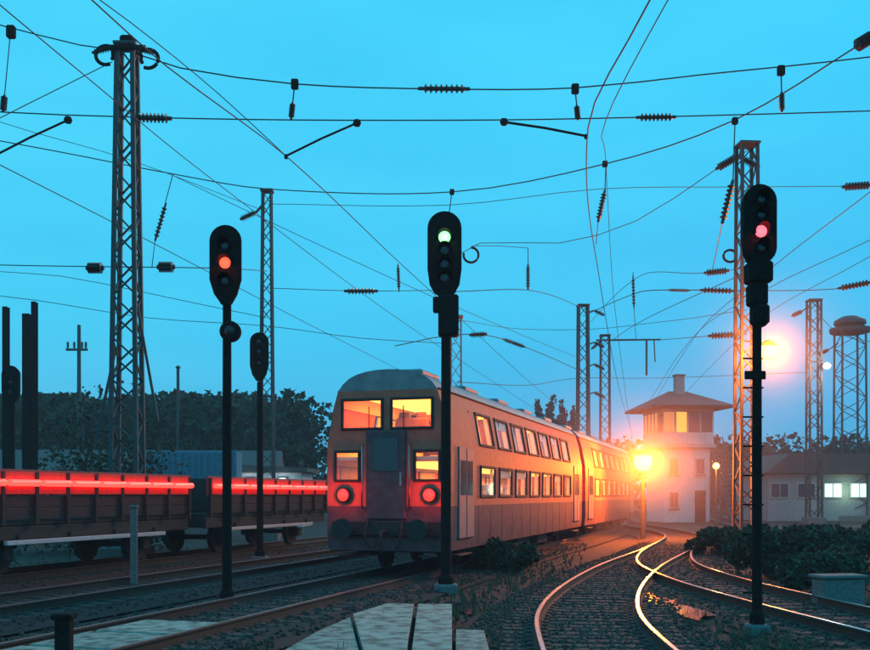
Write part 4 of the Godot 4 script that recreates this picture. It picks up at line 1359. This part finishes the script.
	wire("contact_wire", "thin wire running from the top left edge to the pale lattice mast", [[-60, 95, 34], [0, 122, 36], [130, 160, 40], [267, 212, 44.6]], 0.016, "wire", [], g2)
	wire("contact_wire", "thin wire from the upper left corner down past the green signal", [[-30, -20, 20], [60, 55, 23], [200, 170, 32], [400, 320, 55], [560, 425, 100]], 0.018, "wire", [], g2)
	wire("contact_wire", "thin messenger wire beside the wire at top right of centre", [[700, -45, 19], [668, 0, 20.6], [606, 120, 27], [606, 164, 39], [614, 300, 52], [632, 440, 100]], 0.018, "wire", [], g2)
	wire("contact_wire", "thin wire from the right edge over the far right masts", [[930, 225, 38], [860, 262, 44], [760, 320, 60], [660, 420, 110]], 0.02, "wire", [], g2)
	wire("contact_wire", "thin wire across the lower sky from the left posts to the pale mast", [[-40, 292, 40], [34, 300, 42], [150, 318, 44], [267, 326, 44.6], [360, 338, 45], [456, 344, 46]], 0.018, "wire", [], g2)
	wire("contact_wire", "thin sloping wire left of the green signal", [[174, 176, 44.6], [300, 236, 45], [440, 300, 46.5], [583, 360, 71.6]], 0.018, "wire", [], g2)
	wire("contact_wire", "thin wire between the green signal and the right signal", [[456, 320, 46], [560, 330, 58], [660, 322, 50], [747, 310, 38.9]], 0.018, "wire", [], g2)
	t = wire("hanging_wire", "short hanging wire left of the signal box's roof", [[654, 340, 84], [655, 362, 84]], 0.07, "wire")
	wire("cross_span_wire", "faint wires' lowest line between the far masts and right mast", [[605, 345, 84.6], [640, 322, 66], [747, 272, 38.9]], 0.026, c, [], g)
	wire("cross_span_wire", "far wire from the pale mast to the taller far mast", [[456, 382, 46], [530, 385, 60], [583, 378, 71.6], [660, 378, 75], [814, 372, 70]], 0.024, c, [], g)

# ---------------------------------------------------------------- signals
func build_signals() -> void:
	# right signal, nearest
	var d := 14.2
	var t := thing("railway_signal", "tall signal with pinkish red light, nearest at right", "signal", ground_at(757, d), 0.02, "colour-light signals")
	signal_post(t, h_at(275, d), 0.062)
	var y0 := h_at(266, d)
	signal_head(t, 0.47, h_at(187, d) - y0, y0, 1.0, [0.22, 0.45, 0.68, 0.9], 1, M.pink_lit, Color(1, 0.15, 0.18))
	var jb := put("junction_box", 0.34, h_at(263, d) - h_at(284, d), 0.3, 0.02, h_at(273, d), 0.0, M.black, t, 0.03)
	put("lower_box", 0.25, h_at(284, d) - h_at(306, d), 0.26, 0.0, h_at(295, d), 0.0, M.black, t, 0.03)
	put("relay_box", 0.24, 0.34, 0.26, 0.03, h_at(315, d), 0.02, M.black, t, 0.06)
	put("number_plate", 0.3, 0.12, 0.03, -0.06, h_at(376, d), 0.1, M.black, t, 0.01)
	for k in 9: put("rung", 0.3, 0.025, 0.025, 0, 0.6 + k * 0.42, -0.16, M.black, t, 0.006)
	# middle signal, green
	d = 20.6
	t = thing("railway_signal", "signal showing a pale green light, in the middle", "signal", ground_at(446, d), -0.01, "colour-light signals")
	signal_post(t, h_at(300, d), 0.095)
	y0 = h_at(298, d)
	signal_head(t, 0.70, h_at(213, d) - y0, y0, 0.72, [0.38, 0.66, 0.94, 1.21], 3, M.green_lit, Color(0.7, 1, 0.6), -0.03)
	put("junction_box", 0.42, h_at(296, d) - h_at(337, d), 0.36, 0.05, h_at(316, d), 0.0, M.black, t, 0.04)
	put("relay_box", 0.2, 0.3, 0.3, -0.17, h_at(305, d), 0.0, M.black, t, 0.03)
	# left signal, orange-red
	d = 17.4
	t = thing("railway_signal", "signal showing an orange-red light, at left", "signal", ground_at(227, d), 0.0, "colour-light signals")
	signal_post(t, h_at(302, d), 0.075)
	y0 = h_at(307, d)
	signal_head(t, 0.55, h_at(227, d) - y0, y0, 0.35, [0.42, 0.73, 1.02], 1, M.red_lit, Color(1, 0.25, 0.1))
	var disc := part("marker_disc", lathe([[0.0, -0.1], [0.14, -0.1], [0.18, -0.06], [0.18, 0.06], [0.14, 0.1], [0.0, 0.1]], 20), M.black, t, Transform3D(Basis(Vector3.RIGHT, PI * 0.5), Vector3(0.09, h_at(333, d), 0.14)))
	part("lens", lathe([[0.0, 0.02], [0.07, 0.01], [0.09, 0.0]], 16), M.dark_lens, disc, Transform3D(Basis.IDENTITY, Vector3(0, 0.1, 0)))
	# small signal behind it
	d = 30.0
	t = thing("railway_signal", "small dim signal just right of the orange-red one", "signal", ground_at(260, d), 0.0, "colour-light signals")
	signal_post(t, h_at(382, d), 0.09)
	y0 = h_at(382, d)
	signal_head(t, 0.56, h_at(333, d) - y0, y0, 0.45, [0.55, 0.9, 1.2], -1, M.dark_lens, Color.BLACK)
	# dark signal at the left edge
	d = 34.0
	t = thing("railway_signal", "dark unlit signal at the left edge before the posts", "signal", ground_at(12, d), 0.0, "colour-light signals")
	signal_post(t, h_at(400, d), 0.09)
	y0 = h_at(403, d)
	signal_head(t, 0.6, h_at(366, d) - y0, y0, 0.8, [0.35, 0.7], -1, M.dark_lens, Color.BLACK)

# ---------------------------------------------------------------- lamps
func build_lamps() -> void:
	# street lamp by the signal box, brightest in the picture
	var d := 45.0
	var t := thing("street_lamp", "brightest yellow lamp on a post at the train's far end", "lamp", ground_at(643, d))
	var y := h_at(462, d)
	part("post", lathe([[0.0, 0.0], [0.11, 0.0], [0.06, y - 0.25], [0.0, y - 0.25]], 10), M.mast, t)
	part("lamp_globe", lathe([[0.0, -0.42], [0.16, -0.39], [0.3, -0.3], [0.39, -0.16], [0.42, 0.0], [0.39, 0.16], [0.3, 0.3], [0.16, 0.39], [0.0, 0.42]], 16, true), M.sodium, t, Transform3D(Basis.IDENTITY, Vector3(0, y, 0)))
	part("lamp_cap", lathe([[0.0, 0.58], [0.12, 0.52], [0.34, 0.36], [0.3, 0.3], [0.0, 0.4]], 12), M.mast, t, Transform3D(Basis.IDENTITY, Vector3(0, y, 0)))
	omni(t, Vector3(0, y, 0.6), Color(1.0, 0.45, 0.10), 190.0, 0.4)
	# flood lamp fixed to the right mast
	d = 38.2
	t = thing("flood_lamp", "orange flood lamp fixed to the mast behind the right signal", "lamp", at(768, 352, d))
	part("lamp_globe", lathe([[0.0, -0.36], [0.14, -0.33], [0.26, -0.25], [0.33, -0.14], [0.36, 0.0], [0.33, 0.14], [0.26, 0.25], [0.14, 0.33], [0.0, 0.36]], 16, true), M.sodium, t)
	part("hood", lathe([[0.05, 0.46], [0.22, 0.38], [0.34, 0.22], [0.3, 0.22], [0.0, 0.37]], 14), M.mast, t)
	bar("bracket", Vector3(-0.75, 0.5, -0.5), Vector3(0, 0.32, 0), 0.06, 0.06, M.mast, t)
	omni(t, Vector3(0, -0.05, 0.5), Color(1.0, 0.48, 0.12), 110.0, 0.36)
	# white lamp by the platform mast
	d = 69.0
	t = thing("flood_lamp", "small white lamp between the two far right masts", "lamp", at(827, 366, d))
	part("lamp_globe", lathe([[0.0, -0.24], [0.2, -0.15], [0.26, 0.0], [0.2, 0.15], [0.0, 0.24]], 14, true), M.white_lamp, t)
	bar("bracket", Vector3(-0.9, 0.4, -0.6), Vector3(0, 0.22, 0), 0.08, 0.08, M.mast, t)
	omni(t, Vector3(0, 0, 0.4), Color(1.0, 0.95, 0.88), 14.0, 0.25)
	for e in [[11.0, 0.002], [8.6, 0.003], [6.8, 0.004], [5.4, 0.006], [4.2, 0.009], [3.2, 0.012], [2.4, 0.016], [1.7, 0.02]]:  # nested mist shells added to give the lamp a glowing halo
		mist("added_halo_mist", "mist shells added to make the halo round the brightest lamp by the track", at(641, 466, 45.0), Vector3(e[0] * 1.5, e[0], e[0] * 1.3), e[1], "added halo mist at the brightest lamp")
	for e in [[9.0, 0.0012], [7.2, 0.0018], [5.8, 0.003], [4.6, 0.0045], [3.6, 0.007], [2.8, 0.01], [2.1, 0.016], [1.5, 0.024]]:  # thinner shells added likewise for the halo of the flood lamp
		mist("added_halo_mist", "mist shells added to make the halo round the flood lamp behind the right signal", at(768, 352, 38.2), Vector3(e[0], e[0], e[0]), e[1], "added halo mist at the flood lamp")
	# small orange lamp right of the signal box
	d = 60.0
	t = thing("street_lamp", "small orange lamp on a post right of the signal box", "lamp", ground_at(716, d))
	y = h_at(466, d)
	part("post", lathe([[0.0, 0.0], [0.09, 0.0], [0.05, y - 0.18], [0.0, y - 0.18]], 10), M.mast, t)
	part("lamp_globe", lathe([[0.0, -0.22], [0.16, -0.14], [0.22, 0.0], [0.16, 0.14], [0.0, 0.22]], 14, true), M.orange_lamp, t, Transform3D(Basis.IDENTITY, Vector3(0, y, 0)))
	part("lamp_cap", lathe([[0.0, 0.3], [0.15, 0.2], [0.0, 0.17]], 12), M.mast, t, Transform3D(Basis.IDENTITY, Vector3(0, y, 0)))
	omni(t, Vector3(0, y, 0.35), Color(1.0, 0.65, 0.25), 10.0, 0.22)

func mist(called: String, label: String, where: Vector3, size: Vector3, density: float, group: String) -> void:
	var f := FogVolume.new()
	f.name = numbered(called)
	f.shape = RenderingServer.FOG_VOLUME_SHAPE_ELLIPSOID
	f.size = size
	var fm := FogMaterial.new()
	fm.albedo = Color(0.95, 0.93, 0.92)
	fm.density = density
	f.material = fm
	f.position = where
	add_child(f)
	tag(f, label, "mist", group, "stuff")

# ---------------------------------------------------------------- small things and plants
func build_small_things() -> void:
	var t := thing("marker_post", "short dark post at the lower left edge of the picture", "post", ground_at(64, 11.4))
	put("post", 0.17, 0.62, 0.17, 0, 0.28, 0, M.black, t, 0.02)
	put("cap", 0.24, 0.07, 0.24, 0, 0.62, 0, M.black, t, 0.02)
	t = thing("white_post", "pale short post between the added low wagons and the train", "post", ground_at(134, 21.5))
	put("post", 0.14, 1.72, 0.11, 0, 0.86, 0, M.concrete_dark, t, 0.015)
	put("cap", 0.18, 0.06, 0.16, 0, 1.75, 0, M.concrete_dark, t, 0.015)
	t = thing("cable_box", "low grey cable box beside the right track", "box", ground_at(838, 17.5), 0.2)
	put("cabinet", 0.8, 0.55, 0.4, 0, 0.27, 0, M.concrete_dark, t, 0.03)
	put("lid", 0.88, 0.06, 0.48, 0, 0.58, 0, M.concrete_dark, t, 0.02)
	bush("dark bush right behind the green signal's foot", ground_at(505, 26), 1.6, 0.95, 2600)
	bush("largest dark bush right of the nearest signal", ground_at(795, 24), 2.6, 1.35, 5200)
	bush("dark bush at the right edge below the lit building", ground_at(858, 25), 3.0, 1.5, 5600)
	bush("low bush between the two other dark bushes at right", ground_at(825, 21), 1.8, 0.9, 3000)
	bush("small bush just right of the curved track's bend", ground_at(722, 32), 2.0, 1.0, 2400)
	bush("tall bush beside the tall mast's foot at left", ground_at(106, 36), 2.4, 6.2, 7000)
	# weeds
	var mm := MultiMesh.new()
	mm.transform_format = MultiMesh.TRANSFORM_3D
	mm.use_colors = true
	var st := start()
	for k in 7:
		var a := TAU * k / 7.0
		var dv := Vector3(cos(a), 0, sin(a))
		var sv := Vector3(-sin(a), 0, cos(a)) * 0.035
		var o := dv * 0.05
		var mid := dv * (0.12 + 0.05 * (k % 3)) + Vector3(0, 0.6, 0)
		var tip := dv * (0.35 + 0.1 * (k % 2)) + Vector3(0, 0.9 + 0.12 * (k % 3), 0)
		quad(st, o - sv, o + sv, mid + sv * 0.7, mid - sv * 0.7)
		for v in [mid - sv * 0.7, mid + sv * 0.7, tip]: st.add_vertex(v)
	mm.mesh = commit(st)
	mm.instance_count = 2600
	for i in 2600:
		var d := 9.0 + 30.0 * pow(rng.randf(), 1.3)
		var x := 0.0
		var pick := rng.randf()
		if pick < 0.3: x = lerpf(-1.9, 0.6, rng.randf()) + 0.2 * (d - 12.0)
		elif pick < 0.65: x = rng.randf_range(3.7, 5.0) if d < 20.0 else rng.randf_range(9.0, 13.0)
		elif pick < 0.85: x = rng.randf_range(7.6, 13.0)
		else: x = rng.randf_range(-0.42, 0.45) * d
		var s := rng.randf_range(0.06, 0.26)
		mm.set_instance_transform(i, Transform3D(Basis(Vector3.UP, rng.randf() * TAU).scaled(Vector3(s, s * rng.randf_range(0.7, 1.2), s)), Vector3(x, GROUND - 0.03, -d)))
		var g := rng.randf_range(0.6, 1.5)
		mm.set_instance_color(i, Color(0.05 * g, 0.075 * g, 0.035 * g))
	var w := MultiMeshInstance3D.new()
	w.name = "weeds"
	w.multimesh = mm
	w.material_override = M.leaf_mat
	add_child(w)
	tag(w, "dark weeds and grass tufts growing between the tracks", "weeds", "", "stuff")
